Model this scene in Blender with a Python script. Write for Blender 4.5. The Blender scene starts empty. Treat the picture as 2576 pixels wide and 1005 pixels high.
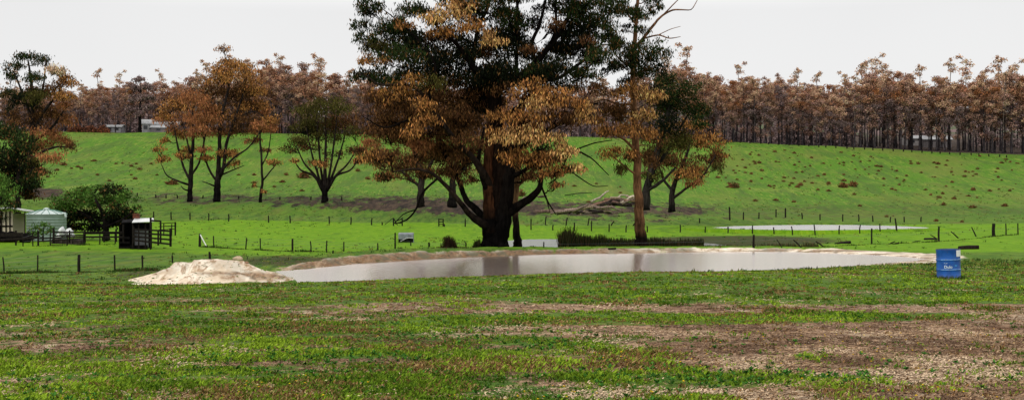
import bpy, math, random
import numpy as np
from mathutils import Vector
rng = np.random.default_rng(7)
random.seed(7)
sc = bpy.context.scene
COL = sc.collection
F = 1236.0; CX = 512.0; CY = 199.5; DS = 2576/1024.0   # survey grid: image pixels -> metres

# ------------------------------------------------------------------ helpers
def smooth(a, b, x):
    t = np.clip((x-a)/(b-a), 0, 1); return t*t*(3-2*t)

def _hash(ix, iy, s):
    h = (ix.astype(np.int64)*374761393 + iy.astype(np.int64)*668265263 + s*982451653) & 0x7fffffff
    h = (h ^ (h >> 13))*1274126177 & 0x7fffffff
    return ((h ^ (h >> 16)) & 0xffff)/65535.0
def vnoise(x, y, s=0):
    ix = np.floor(x); iy = np.floor(y); fx = x-ix; fy = y-iy
    fx = fx*fx*(3-2*fx); fy = fy*fy*(3-2*fy)
    a = _hash(ix, iy, s); b = _hash(ix+1, iy, s); c = _hash(ix, iy+1, s); d = _hash(ix+1, iy+1, s)
    return (a*(1-fx)+b*fx)*(1-fy)+(c*(1-fx)+d*fx)*fy
def fbm(x, y, o=4, s=0):
    v = 0; a = .5; t = 0
    for k in range(o):
        v = v+a*vnoise(x*2**k, y*2**k, s+k*17); t += a; a *= .5
    return v/t

def mesh_of(name, verts, faces, mat=None, col=None, shade=False, uvless=True):
    me = bpy.data.meshes.new(name)
    verts = np.asarray(verts, dtype=np.float64)
    if isinstance(faces, np.ndarray):
        n = len(faces); k = faces.shape[1]
        me.vertices.add(len(verts)); me.vertices.foreach_set('co', verts.astype(np.float32).ravel())
        me.loops.add(n*k); me.loops.foreach_set('vertex_index', faces.astype(np.int32).ravel())
        me.polygons.add(n); me.polygons.foreach_set('loop_start', np.arange(0, n*k, k, dtype=np.int32))
        me.update(calc_edges=True)
    else:
        me.from_pydata([tuple(v) for v in verts], [], faces)
    if col is not None:
        c = np.ones((len(verts), 4), dtype=np.float32); c[:, :col.shape[1]] = col
        at = me.color_attributes.new('Col', 'FLOAT_COLOR', 'POINT'); at.data.foreach_set('color', c.ravel())
    if shade:
        me.polygons.foreach_set('use_smooth', np.ones(len(me.polygons), dtype=bool))
    if mat: me.materials.append(mat)
    me.update()
    return me
def obj(name, me, parent=None, loc=None):
    o = bpy.data.objects.new(name, me); COL.objects.link(o)
    if parent is not None: o.parent = parent
    if loc is not None: o.location = loc
    return o
def tag(o, label=None, cat=None, group=None, kind=None):
    if label: o['label'] = label
    if cat: o['category'] = cat
    if group: o['group'] = group
    if kind: o['kind'] = kind
    return o
def thing(name, loc, label, cat, group=None):
    o = bpy.data.objects.new(name, None); COL.objects.link(o); o.location = loc
    o.empty_display_size = .2
    return tag(o, label, cat, group)

class MB:
    """collects tubes / boxes / lathes in one mesh"""
    def __init__(s): s.v = []; s.f = []; s.c = []; s.n = 0
    def add(s, v, f, col=(1, 1, 1)):
        v = np.asarray(v, float); s.v.append(v); s.f += [tuple(i+s.n for i in q) for q in f]
        c = np.asarray(col, float)
        s.c.append(np.tile(c, (len(v), 1)) if c.ndim == 1 else c); s.n += len(v)
    def tube(s, pts, rad, sides=6, cap=True, col=(1, 1, 1), wob=0.0):
        pts = np.asarray(pts, float); n = len(pts)
        rad = np.broadcast_to(np.asarray(rad, float), (n,))
        t = np.gradient(pts, axis=0); t /= np.linalg.norm(t, axis=1)[:, None]+1e-9
        ref = np.array([0, 1., 0]) if abs(t[0][1]) < .9 else np.array([1., 0, 0])
        V = []
        ang = np.arange(sides)*2*math.pi/sides
        for i in range(n):
            u = np.cross(t[i], ref); u /= np.linalg.norm(u)+1e-9
            w = np.cross(t[i], u)
            r = rad[i]*(1+wob*(rng.random(sides)-.5)) if wob else np.full(sides, rad[i])
            V.append(pts[i]+np.outer(np.cos(ang)*r, u)+np.outer(np.sin(ang)*r, w))
        V = np.concatenate(V); Fc = []
        for i in range(n-1):
            for k in range(sides):
                a = i*sides+k; b = i*sides+(k+1) % sides
                Fc.append((a, b, b+sides, a+sides))
        if cap:
            Fc.append(tuple(range(sides))[::-1]); Fc.append(tuple((n-1)*sides+k for k in range(sides)))
        s.add(V, Fc, col)
    def box(s, lo, hi, col=(1, 1, 1), rot=0, piv=None):
        x0, y0, z0 = lo; x1, y1, z1 = hi
        v = np.array([(x0, y0, z0), (x1, y0, z0), (x1, y1, z0), (x0, y1, z0), (x0, y0, z1), (x1, y0, z1), (x1, y1, z1), (x0, y1, z1)], float)
        s.add(v, [(0, 3, 2, 1), (4, 5, 6, 7), (0, 1, 5, 4), (1, 2, 6, 5), (2, 3, 7, 6), (3, 0, 4, 7)], col)
    def beam(s, a, b, w, h, col=(1, 1, 1)):
        a = np.array(a, float); b = np.array(b, float); d = b-a; d /= np.linalg.norm(d)
        up = np.array([0, 0, 1.]) if abs(d[2]) < .9 else np.array([0, 1., 0])
        u = np.cross(d, up); u /= np.linalg.norm(u); w2 = np.cross(u, d)
        v = []
        for p in (a, b):
            for sx, sz in ((-1, -1), (1, -1), (1, 1), (-1, 1)): v.append(p+u*sx*w/2+w2*sz*h/2)
        s.add(v, [(0, 1, 2, 3), (7, 6, 5, 4), (0, 4, 5, 1), (1, 5, 6, 2), (2, 6, 7, 3), (3, 7, 4, 0)], col)
    def lathe(s, prof, sides=32, cap=(True, True), col=(1, 1, 1)):
        ang = np.arange(sides)*2*math.pi/sides; V = []
        for r, z in prof: V += [(r*math.cos(a), r*math.sin(a), z) for a in ang]
        Fc = []
        for i in range(len(prof)-1):
            for k in range(sides):
                a = i*sides+k; b = i*sides+(k+1) % sides
                Fc.append((a, b, b+sides, a+sides))
        if cap[0]: Fc.append(tuple(range(sides))[::-1])
        if cap[1]: Fc.append(tuple((len(prof)-1)*sides+k for k in range(sides)))
        s.add(V, Fc, col)
    def mesh(s, name, mat, shade=False):
        return mesh_of(name, np.concatenate(s.v), s.f, mat, np.concatenate(s.c), shade)
    def build(s, name, mat, parent=None, loc=None, shade=False):
        return obj(name, s.mesh(name, mat, shade), parent, loc)

# ------------------------------------------------------------------ materials
class NT:
    def __init__(s, name):
        s.m = bpy.data.materials.new(name); s.m.use_nodes = True; s.t = s.m.node_tree; s.t.nodes.clear()
        s.out = s.t.nodes.new('ShaderNodeOutputMaterial')
    def n(s, ty, **k):
        nd = s.t.nodes.new(ty)
        for a, b in k.items():
            if a == 'inp':
                for i, v in b.items():
                    if hasattr(v, 'is_output') or isinstance(v, bpy.types.NodeSocket): s.t.links.new(v, nd.inputs[i])
                    else: nd.inputs[i].default_value = v
            else: setattr(nd, a, b)
        return nd
    def math(s, op, a, b=0.5, clamp=False):
        return s.n('ShaderNodeMath', operation=op, use_clamp=clamp, inp={0: a, 1: b}).outputs[0]
    def mix(s, f, a, b, mode='MIX'):
        nd = s.n('ShaderNodeMix', data_type='RGBA', blend_type=mode)
        for i, v in ((0, f), (6, a), (7, b)):
            if isinstance(v, bpy.types.NodeSocket): s.t.links.new(v, nd.inputs[i])
            else: nd.inputs[i].default_value = v if i == 0 else (tuple(v)+(1,) if len(v) == 3 else v)
        return nd.outputs[2]
    def step(s, lo, hi, x, a=0.0, b=1.0):
        return s.n('ShaderNodeMapRange', interpolation_type='SMOOTHSTEP', inp={0: x, 1: lo, 2: hi, 3: a, 4: b}).outputs[0]
    def noise(s, vec, scale, detail=4, rough=.55, dist=0.0):
        return s.n('ShaderNodeTexNoise', inp={'Vector': vec, 'Scale': scale, 'Detail': detail, 'Roughness': rough, 'Distortion': dist}).outputs[0]
    def bsdf(s, col, rough=.8, spec=.2, metal=0.0, bump=None, bstr=.5, bdist=.02, extra=None):
        p = s.n('ShaderNodeBsdfPrincipled')
        def st(k, v):
            if isinstance(v, bpy.types.NodeSocket): s.t.links.new(v, p.inputs[k])
            else: p.inputs[k].default_value = tuple(v)+(1,) if (k == 'Base Color' and len(v) == 3) else v
        st('Base Color', col); st('Roughness', rough); st('Specular IOR Level', spec); st('Metallic', metal)
        for k, v in (extra or {}).items(): st(k, v)
        if bump is not None:
            b = s.n('ShaderNodeBump', inp={'Strength': bstr, 'Distance': bdist, 'Height': bump})
            s.t.links.new(b.outputs[0], p.inputs['Normal'])
        return p.outputs[0]
    def done(s, sh):
        s.t.links.new(sh, s.out.inputs[0]); return s.m
    def pos(s): return s.n('ShaderNodeNewGeometry').outputs['Position']
    def objc(s): return s.n('ShaderNodeTexCoord').outputs['Object']
    def attr(s, name='Col'):
        return s.n('ShaderNodeAttribute', attribute_name=name)
    def scalev(s, vec, sx, sy, sz):
        return s.n('ShaderNodeVectorMath', operation='MULTIPLY', inp={0: vec, 1: (sx, sy, sz)}).outputs[0]

def leaf_material():
    t = NT('leaf'); c = t.attr().outputs['Color']
    d = t.bsdf(c, .85, .04)
    tr = t.n('ShaderNodeBsdfTranslucent', inp={'Color': c}).outputs[0]
    m = t.n('ShaderNodeMixShader', inp={0: .14, 1: d, 2: tr})
    return t.done(m.outputs[0])
def bark_material(name='bark', vs=1.0):
    t = NT(name); p = t.objc(); c = t.attr().outputs['Color']
    n = t.noise(t.scalev(p, 6*vs, 6*vs, .7*vs), 1.0, 6, .65, .4)
    n2 = t.noise(p, 1.1*vs, 4, .6)
    k = t.math('ADD', t.step(.3, .7, n, .35, 1.5), t.step(.35, .65, n2, -.2, .25))
    col = t.mix(1.0, c, t.n('ShaderNodeCombineColor', inp={0: k, 1: k, 2: k}).outputs[0], 'MULTIPLY')
    return t.done(t.bsdf(col, .95, .02, bump=n, bstr=.8, bdist=.06))
def plain(name, col, rough=.7, spec=.2, var=.25, scale=6.0, metal=0.0, stretch=(1, 1, 1), bstr=.25, bdist=.01):
    t = NT(name); p = t.scalev(t.objc(), *stretch)
    n = t.noise(p, scale, 5, .6); k = t.step(.25, .75, n, 1-var, 1+var)
    c = t.mix(1.0, col, t.n('ShaderNodeCombineColor', inp={0: k, 1: k, 2: k}).outputs[0], 'MULTIPLY')
    return t.done(t.bsdf(c, rough, spec, metal, bump=n, bstr=bstr, bdist=bdist))
LEAF = leaf_material(); BARK = bark_material()
WOOD = plain('weathered_wood', (.016, .013, .011), .95, .03, .6, 3, stretch=(6, 6, 1))
WIRE = plain('wire', (.12, .12, .12), .5, .4, .3)
GREYWOOD = bark_material('dead_wood', 1.3)

# ------------------------------------------------------------------ terrain
TPX = np.array([-400, 0, 135, 210, 290, 400, 512, 640, 768, 900, 1024, 1424], float)
TAB = [  # distance, image row of the ground at each column
 (3.0, None, -1.66), (10.8, None, -1.745), (20, None, -1.93),
 (33, [289, 288, 286.5, 286, 284, 280.8, 277.3, 275.2, 275.5, 277, 278, 279], 0),
 (45, [283, 282.5, 286.2, 286.6, 286, 283, 279, 273.6, 270.8, 269.5, 271, 272], 0),
 (62, [277.5, 277, 286, 288, 290, 289, 288, 284, 271, 264.8, 265.5, 267], 0),
 (75, [273, 272, 273.5, 274.5, 276, 277, 277, 276, 272.5, 263.4, 262.5, 263], 0),
 (90, [262, 260.5, 260.5, 261.5, 262, 262, 262, 262, 262, 260, 257, 256], 0),
 (105, [250, 247, 250, 252.5, 253.8, 253.5, 252, 252, 251.5, 251, 250, 248], 0),
 (125, [236, 235, 240, 243.5, 244.5, 244.5, 244.5, 244.5, 244, 243.5, 241.5, 239], 0),
 (150, [222, 222, 228, 232, 234, 235.5, 236.5, 236, 234.5, 233.5, 231.5, 229], 0),
 (185, [207, 208, 213, 218, 221, 222.5, 223, 223, 224.5, 225.0, 223, 220], 0),
 (215, [196, 198, 199.5, 201, 201, 203, 206, 209, 213.5, 217, 216, 214], 0),
 (240, [180, 186, 190, 192, 192, 193, 195, 199, 203, 206.5, 207, 206], 0),
 (290, [150, 158, 163, 164, 164, 165, 166, 168, 173, 180, 182.5, 182], 0),
 (350, [128, 131, 132, 132, 133, 135, 136.5, 138, 143, 149, 154.5, 160], 0),
 (385, [129, 132.5, 133.5, 133.5, 134.5, 136.5, 138, 139.5, 144, 147.5, 151, 155], 0),
 (450, [130, 134, 135, 135, 136, 138, 139, 140, 142, 142, 141, 142], 0),
 (560, [124, 124, 124, 124, 124, 124, 124, 124, 124, 124, 124, 124], 0), (760, [112]*12, 0),
 (1500, [122]*12, 0), (4000, [140]*12, 0)]
def pchip(x, y, q):
    h = np.diff(x); d = np.diff(y, axis=0)/h[:, None]
    m = np.zeros_like(y); m[0] = d[0]; m[-1] = d[-1]
    w1 = (2*h[1:]+h[:-1])[:, None]; w2 = (h[1:]+2*h[:-1])[:, None]
    a, b = d[:-1], d[1:]
    ok = a*b > 0
    with np.errstate(all='ignore'):
        mm = (w1+w2)/(w1/a+w2/b)
    m[1:-1] = np.where(ok, mm, 0)
    i = np.clip(np.searchsorted(x, q)-1, 0, len(x)-2); t = ((q-x[i])/h[i])[:, None]; H = h[i][:, None]
    return ((1+2*t)*(1-t)**2)*y[i]+t*(1-t)**2*H*m[i]+t*t*(3-2*t)*y[i+1]+t*t*(t-1)*H*m[i+1]
_Y = np.array([r[0] for r in TAB]); _Z = np.array([[r[2]]*12 if r[1] is None else [-(p-CY)/F*r[0] for p in r[1]] for r in TAB], float)
_ly = np.linspace(math.log(3), math.log(4000), 900)
_lp = np.linspace(-400, 1424, 600)
GRID = pchip(TPX, pchip(np.log(_Y), _Z, _ly).T, _lp).T      # [Y, px]
def base_z(X, Y):
    Yc = np.clip(Y, 3, 3999); px = np.clip(CX+F*X/Yc, -400, 1423.9)
    a = (np.log(Yc)-_ly[0])/(_ly[1]-_ly[0]); b = (px-_lp[0])/(_lp[1]-_lp[0])
    i = np.clip(a.astype(int), 0, len(_ly)-2); j = np.clip(b.astype(int), 0, len(_lp)-2); fa = a-i; fb = b-j
    return (GRID[i, j]*(1-fb)+GRID[i, j+1]*fb)*(1-fa)+(GRID[i+1, j]*(1-fb)+GRID[i+1, j+1]*fb)*fa
def plane_pt(dx, dy, z):
    Y = -z*F/(dy/DS-CY); return ((dx/DS-CX)/F*Y, Y)
WZ = -4.45; WZ2 = -4.58; WZ3 = -3.86
POND = [plane_pt(x, y, WZ) for x, y in [(686, 684.5), (715, 680), (750, 677), (800, 672), (900, 662.5), (1000, 656), (1100, 650), (1200, 645.5), (1300, 641.5), (1400, 638.5), (1500, 637), (1600, 635.5), (1700, 633.5), (1800, 632.5), (1900, 632), (2000, 632.5), (2100, 636), (2200, 640.5), (2290, 645), (2345, 651), (2290, 658), (2230, 664), (2150, 676), (2000, 692), (1800, 704), (1500, 715), (1200, 724), (950, 729), (800, 729), (755, 717), (720, 700)]]
POOL = [plane_pt(x, y, WZ2) for x, y in [(1215, 610), (1270, 604), (1330, 600.5), (1450, 600), (1560, 603), (1680, 607), (1790, 611), (1830, 616), (1800, 622), (1640, 625), (1450, 626), (1280, 624), (1215, 618)]]
POOL3 = [plane_pt(x, y, WZ3) for x, y in [(1790, 571), (1850, 567.5), (1950, 565), (2050, 564), (2150, 564.5), (2250, 567), (2330, 571), (2335, 573), (2260, 575), (2160, 577), (2050, 578.5), (1950, 577.5), (1850, 575)]]
def sdist(poly, X, Y):
    P = np.array(poly); Q = np.roll(P, -1, axis=0); d = np.full(X.shape, 1e9); ins = np.zeros(X.shape, bool)
    for (ax, ay), (bx, by) in zip(P, Q):
        ex, ey = bx-ax, by-ay; t = np.clip(((X-ax)*ex+(Y-ay)*ey)/(ex*ex+ey*ey), 0, 1)
        d = np.minimum(d, (X-ax-t*ex)**2+(Y-ay-t*ey)**2)
        c = ((ay > Y) != (by > Y)) & (X < ex*(Y-ay)/(ey+1e-12)+ax); ins ^= c
    d = np.sqrt(d); return np.where(ins, -d, d)
MX, MY = (530/DS-CX)/F*66, 66.0
def mound_h(X, Y):
    u = (X-MX)/4.25; v = (Y-MY)/3.4
    u = np.where(u > 0, u*.92, u)
    u = np.where(u < 0, np.sign(u)*np.abs(u)**1.0*.98, u)
    r = np.sqrt(u*u+v*v)+.26*(fbm(X*.8, Y*.8, 4, 5)-.5)
    return (1.10+.22*(fbm(X*1.5, Y*1.5, 4, 6)-.5))*(1-np.clip((r-.40)/.73, 0, 1)**.66)*(1-smooth(.9, 1.13, r))
def gz(X, Y):
    X = np.asarray(X, float); Y = np.asarray(Y, float); X, Y = np.broadcast_arrays(X, Y)
    z = base_z(X, Y)
    near = (Y > 50) & (Y < 215)
    z = z + .05*(fbm(X*.45, Y*.45, 3, 2)-.5)*smooth(8, 30, Y)+.9*(fbm(X*.05, Y*.05, 3, 3)-.5)*smooth(215, 260, Y)
    if near.any():
        x = X[near]; y = Y[near]; zz = z[near]
        jit = 1.0*(fbm(x*.6, y*.6, 3, 9)-.5)
        for poly, wz in ((POND, WZ), (POOL, WZ2), (POOL3, WZ3)):
            s = sdist(poly, x, y)+jit*(1.2 if wz == WZ else .8)
            zz = np.where(s < 0, np.minimum(zz, wz-.03-np.minimum(.9, -s*.18)), zz)
            lift = wz+np.minimum(.10, .05*s)
            zz = np.where((s >= 0) & (s < 5), np.where(zz < lift, lift, zz), zz)
            if wz == WZ:
                px = CX+F*x/y
                far = smooth(255, 300, px)*(y > 72+0*x)*(1-smooth(800, 900, px))
                bh = np.interp(px, [300, 330, 400, 480, 560, 700, 800, 900], [.2, .5, .62, .5, .38, .32, .26, .15])
                bh = bh+.22*(fbm(x*.5, y*.5, 4, 21)-.5)
                bump = smooth(.1, 1.5, s)*(1-smooth(4.5, 10, s))
                zz = np.where(s > 0, np.maximum(zz, zz*(1-bump*far)+(wz+bh)*bump*far), zz)
        zz = zz+mound_h(x, y)
        z = z.copy(); z[near] = zz
    return z
_MY = np.concatenate([np.linspace(6, 120, 3000), np.linspace(120, 420, 3000)[1:]])
def hit(dx, dy):
    t = (dx/DS-CX)/F; zr = -(dy/DS-CY)/F*_MY
    g = gz(t*_MY, _MY); k = np.nonzero(g >= zr)[0]
    if len(k) == 0: return None
    Y = _MY[k[0]]; return (t*Y, Y, float(g[k[0]]))
def at(dx, Y):
    X = (dx/DS-CX)/F*Y; return (X, Y, float(gz(np.array([X]), np.array([Y]))[0]))
def P3(dx, dy, Y): return np.array([(dx/DS-CX)/F*Y, Y, -(dy/DS-CY)/F*Y])

def blob(dx, dy, x, y, rx, ry, soft=.5):
    r = np.sqrt(((dx-x)/rx)**2+((dy-y)/ry)**2); return 1-smooth(1-soft, 1+soft, r)
def masks(X, Y, Z):
    """bare, lime, burnt, sand, hill, dull: what grows where"""
    Yc = np.maximum(Y, 3); dx = (CX+F*X/Yc)*DS; dy = (CY-F*Z/Yc)*DS
    fg = 1-smooth(60, 75, Y)
    bare = np.zeros(X.shape)
    for x, y, rx, ry, w in [(2150, 870, 700, 80, 1.2), (2500, 930, 320, 90, .9), (1750, 895, 520, 50, .8), (2300, 780, 350, 22, .45), (1250, 845, 700, 14, .35), (600, 850, 500, 12, .25), (1500, 940, 600, 30, .5), (2300, 985, 500, 30, .35),
                            (900, 920, 500, 20, .38), (200, 900, 350, 35, .35), (300, 985, 500, 40, .38), (1000, 985, 600, 30, .25), (1250, 770, 600, 14, .25), (700, 780, 250, 12, .2), (1700, 765, 600, 10, .3), (100, 825, 300, 25, .2), (2100, 720, 300, 7, .2), (1100, 740, 500, 7, .25)]:
        bare = np.maximum(bare, w*blob(dx, dy, x, y, rx, ry, .6))
    for x, y, rx, ry, w in [(1850, 950, 330, 18, .9), (1700, 800, 500, 14, .6), (2200, 795, 300, 10, .6), (1500, 880, 220, 16, .6), (2450, 965, 250, 18, .5), (900, 960, 150, 18, .5), (1750, 860, 120, 8, .4)]:
        bare = bare-w*blob(dx, dy, x, y, rx, ry, .6)
    rows = fbm(X*.22+Y*.10, Y*.8-X*.16, 4, 31)
    bare = np.clip((bare*.72+.24+(rows-.5)*1.3)*fg*(.72+.28*(1-smooth(22, 34, Y))), 0, 1.4)
    valley = smooth(92, 112, Y+6*(fbm(X*.12, Y*.12, 3, 45)-.5))*(1-smooth(182, 200, Y))
    edge = dy+10*(fbm(X*.08, Y*.08, 3, 44)-.5)
    lime = valley*smooth(547, 566, edge+np.interp(dx, [0, 600, 1300, 1800, 2576], [-10, 8, -8, -10, 0]))
    lime = np.maximum(lime*.95, .35*smooth(74, 86, Y)*(1-smooth(200, 240, Y)))
    burnt = np.zeros(X.shape)
    for x, y, rx, ry, w in [(520, 500, 260, 16, .7), (800, 505, 200, 16, .8), (1000, 512, 240, 20, 1.05), (1200, 520, 220, 22, 1.05), (1500, 525, 260, 22, .95), (1700, 528, 120, 20, .8), (1880, 548, 130, 8, .4), (105, 484, 60, 14, 1.2), (160, 496, 60, 12, .9), (1480, 552, 120, 6, .6), (1640, 553, 60, 6, .6)]:
        burnt = np.maximum(burnt, w*blob(dx, dy, x, y, rx, ry, .7))
    burnt = burnt*.86*(Y > 140)
    s = sdist(POND, X, Y) if X.size else X
    px = dx/DS
    far = smooth(262, 300, px)*(Y > 70)
    bank = far*np.where(s > -1, 1-smooth(.8, 2.2, s), 0)
    right = smooth(770, 850, px)*(Y > 68)*(1-smooth(.5, 1.0, np.abs((px-884)/106)))*(1-smooth(2.5, 6.5, s))*(s > -2)
    mh = mound_h(X, Y)
    sand = np.maximum(np.maximum(bank*.74, right*.95), smooth(.03, .30, mh)*1.2)
    dirt = np.maximum(bank*(1-smooth(560, 720, px))*.9, .75*np.maximum(bank, right)*smooth(.46, .58, fbm(X*.35, Y*1.2, 4, 63)))
    tail = blob(dx, dy, 400, 716, 75, 7, .6)*(Y > 55)*(Y < 70)
    sand = np.maximum(sand, tail)
    dirt = np.maximum(dirt, np.maximum(.9*blob(dx, dy, 655, 693, 95, 10, .6), .8*blob(dx, dy, 560, 686, 60, 4, .6))*(mh > .02)*smooth(.40, .56, fbm(X*1.3, Y*1.3, 3, 61)+.1))
    dirt = np.maximum(dirt, .30*(mh > .02)*smooth(.52, .60, fbm(X*1.1+9, Y*.8, 4, 62)))
    hill = smooth(190, 225, Y)
    dull = blob(dx, dy, 1850, 605, 270, 14, .5)*(Y > 105)*(Y < 150)*1.0+.8*blob(dx, dy, 720, 655, 140, 14, .6)*(Y > 70)*(Y < 105)+.7*blob(dx, dy, 380, 690, 120, 16, .6)*(Y > 50)*(Y < 90)+.5*blob(dx, dy, 2150, 530, 700, 26, .7)*(Y > 150)+.35*blob(dx, dy, 600, 478, 700, 26, .6)*(Y > 180)
    forest = smooth(347, 352, Y)
    return bare, lime, burnt, sand, hill, np.clip(dull, 0, 1), dirt, forest

def terrain():
    s = np.concatenate([-np.linspace(1, .30, 60)[:-1], np.linspace(-.30, .30, 640), np.linspace(.30, 1, 60)[1:]])
    s = np.sign(s)*np.where(np.abs(s) <= .30, np.abs(s)/.30*.47, .47+(np.abs(s)-.30)/.7*1.0)
    ys = np.concatenate([np.linspace(-30, 7, 16)[:-1], 1/np.linspace(1/7., 1/34., 230)[:-1], np.linspace(34, 120, 330)[:-1], np.linspace(120, 240, 260)[:-1], np.linspace(240, 352, 150)[:-1], np.geomspace(352, 4000, 60)])
    Yg, S = np.meshgrid(ys, s, indexing='ij')
    X = S*(np.maximum(Yg, 0)+6+np.maximum(-Yg, 0)*.0)
    Z = gz(X, Yg)
    ny, nx = X.shape
    V = np.stack([X, Yg, Z], -1).reshape(-1, 3)
    i = np.arange(ny-1)[:, None]*nx+np.arange(nx-1)[None]
    Fc = np.stack([i, i+1, i+nx+1, i+nx], -1).reshape(-1, 4)
    b, l, bu, sa, hi, du, di, fo = masks(V[:, 0], V[:, 1], V[:, 2])
    me = mesh_of('ground', V, Fc, None, np.stack([b, l, bu, np.clip(sa, 0, 1.3)], 1), True)
    c = np.stack([hi, du, di, fo], 1).astype(np.float32)
    a = me.color_attributes.new('Col2', 'FLOAT_COLOR', 'POINT'); a.data.foreach_set('color', c.ravel())
    me.materials.append(ground_material())
    o = obj('ground', me); tag(o, 'grassy paddock ground with worn bare patches, sandy pond edge and green hill', None, None, 'structure')
def ground_material():
    t = NT('ground'); p = t.pos()
    A = t.attr('Col'); B = t.attr('Col2')
    sa = t.n('ShaderNodeSeparateColor', inp={0: A.outputs['Color']}); sb = t.n('ShaderNodeSeparateColor', inp={0: B.outputs['Color']})
    bare, lime, burnt = sa.outputs; sand = A.outputs['Alpha']
    hill, dull, dirt = sb.outputs; forest = B.outputs['Alpha']
    n0 = t.noise(p, .12, 5, .6); n1 = t.noise(p, .9, 6, .65); n2 = t.noise(p, 5.0, 5, .65); n3 = t.noise(p, 26.0, 4, .7)
    nl = t.noise(t.scalev(p, 1.1, .8, 1), 1.0, 7, .70, .8)
    g = t.mix(t.step(.3, .7, n2), (.035, .085, .010), (.110, .190, .024))
    g = t.mix(t.step(.45, .7, n1, 0, .7), g, (.150, .165, .032))
    g = t.mix(t.step(.5, .75, n3, 0, .5), g, (.022, .050, .008))
    g = t.mix(t.step(.60, .72, t.noise(p, 2.2, 5, .6), 0, .55), g, (.130, .065, .022))
    lm = t.mix(t.step(.3, .7, n1), (.090, .205, .005), (.155, .285, .010))
    lm = t.mix(t.step(.58, .8, nl, 0, .55), lm, (.065, .140, .010))
    st1 = t.noise(t.scalev(p, .9, .16, .3), 1.0, 6, .7); st2 = t.noise(t.scalev(p, .30, .05, .1), 1.0, 5, .65); st3 = t.noise(t.scalev(p, 1.7, .22, .3), 1.0, 5, .7)
    hl = t.mix(t.step(.3, .7, st1), (.056, .148, .010), (.108, .215, .020))
    hl = t.mix(t.step(.5, .72, n0, 0, .7), hl, (.165, .215, .034))
    hl = t.mix(t.step(.60, .78, t.noise(p, .45, 5, .7), 0, .7), hl, (.060, .100, .024))
    hl = t.mix(t.step(.52, .70, t.noise(p, 1.3, 5, .7), 0, .45), hl, (.045, .085, .018))
    hl = t.mix(t.step(.64, .75, t.noise(p, .22, 6, .7), 0, .5), hl, (.12, .07, .03))
    hl = t.mix(t.step(.50, .63, st1, 0, .75), hl, (.045, .085, .016))
    hl = t.mix(t.step(.53, .63, st3, 0, .75), hl, (.200, .250, .040))
    hl = t.mix(t.step(.48, .62, st2, 0, .65), hl, (.060, .110, .020))
    hl = t.mix(t.step(.50, .64, t.noise(t.scalev(p, .05, .022, .05), 1.0, 5, .65), 0, .6), hl, (.135, .160, .030))
    hl = t.mix(t.step(.62, .74, t.noise(t.scalev(p, .55, .14, .2), 1.0, 6, .72), 0, .65), hl, (.150, .085, .035))
    midg = t.mix(t.step(.35, .65, st1), (.040, .105, .012), (.120, .185, .024))
    midg = t.mix(t.step(.50, .62, st3, 0, .8), midg, (.030, .060, .010))
    midg = t.mix(t.step(.54, .68, st2, 0, .6), midg, (.150, .125, .035))
    mid = t.step(48, 70, t.n('ShaderNodeSeparateXYZ', inp={0: p}).outputs[1])
    g = t.mix(mid, g, midg)
    lm = t.mix(t.step(.50, .68, st2, 0, .6), lm, (.075, .165, .008))
    lm = t.mix(t.step(.54, .64, st3, 0, .6), lm, (.200, .300, .014))
    lm = t.mix(t.step(.54, .66, st1, 0, .6), lm, (.055, .120, .008))
    c = t.mix(hill, g, hl)
    c = t.mix(t.step(.25, .7, t.math('ADD', lime, t.math('MULTIPLY', t.math('SUBTRACT', n1, .5), .5))), c, lm)
    dl = t.mix(t.step(.35, .65, n1), (.030, .060, .012), (.070, .055, .022))
    c = t.mix(t.step(.3, .8, t.math('ADD', dull, t.math('MULTIPLY', t.math('SUBTRACT', n1, .5), 1.2))), c, dl)
    # bare soil of the worn foreground
    so = t.mix(t.step(.35, .62, n2), (.140, .080, .048), (.400, .255, .155))
    so = t.mix(t.step(.52, .66, nl, 0, .75), so, (.56, .44, .29))
    so = t.mix(t.step(.56, .68, n1, 0, .8), so, (.150, .062, .026))
    so = t.mix(t.step(.52, .64, n3, 0, .8), so, (.040, .025, .018))
    so = t.mix(t.step(.54, .64, t.noise(p, 9.0, 4, .7), 0, .7), so, (.060, .034, .022))
    bf = t.step(.46, .60, t.math('ADD', bare, t.math('MULTIPLY', t.math('SUBTRACT', t.math('ADD', t.math('MULTIPLY', n2, .6), t.math('MULTIPLY', n3, .4)), .5), 1.1)))
    c = t.mix(bf, c, so)
    bu = t.mix(t.step(.35, .65, st1), (.016, .011, .008), (.075, .048, .030))
    c = t.mix(t.step(.38, .75, t.math('ADD', burnt, t.math('MULTIPLY', t.math('SUBTRACT', t.noise(t.scalev(p, .5, .14, .3), 1.0, 6, .72), .5), 2.6))), c, bu)
    sd = t.mix(t.step(.35, .65, n1), (.66, .53, .38), (.86, .77, .63))
    sd = t.mix(t.step(.52, .62, nl, 0, .8), sd, (.30, .17, .085))
    sd = t.mix(t.step(.58, .70, t.noise(p, 1.6, 5, .65), 0, .7), sd, (.13, .09, .04))
    dd = t.mix(t.step(.35, .65, n2), (.100, .046, .020), (.260, .145, .070))
    dd = t.mix(t.step(.48, .60, n1, 0, .8), dd, (.045, .052, .014))
    dd = t.mix(t.step(.52, .62, t.noise(p, 2.4, 5, .7), 0, .85), dd, (.030, .020, .012))
    dd = t.mix(t.step(.56, .66, st1, 0, .7), dd, (.42, .30, .19))
    sd = t.mix(dirt, sd, dd)
    c = t.mix(t.step(.38, .62, t.math('ADD', sand, t.math('MULTIPLY', t.math('SUBTRACT', t.math('ADD', t.math('MULTIPLY', n1, .4), t.math('MULTIPLY', st1, .6)), .5), 1.9))), c, sd)
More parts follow.
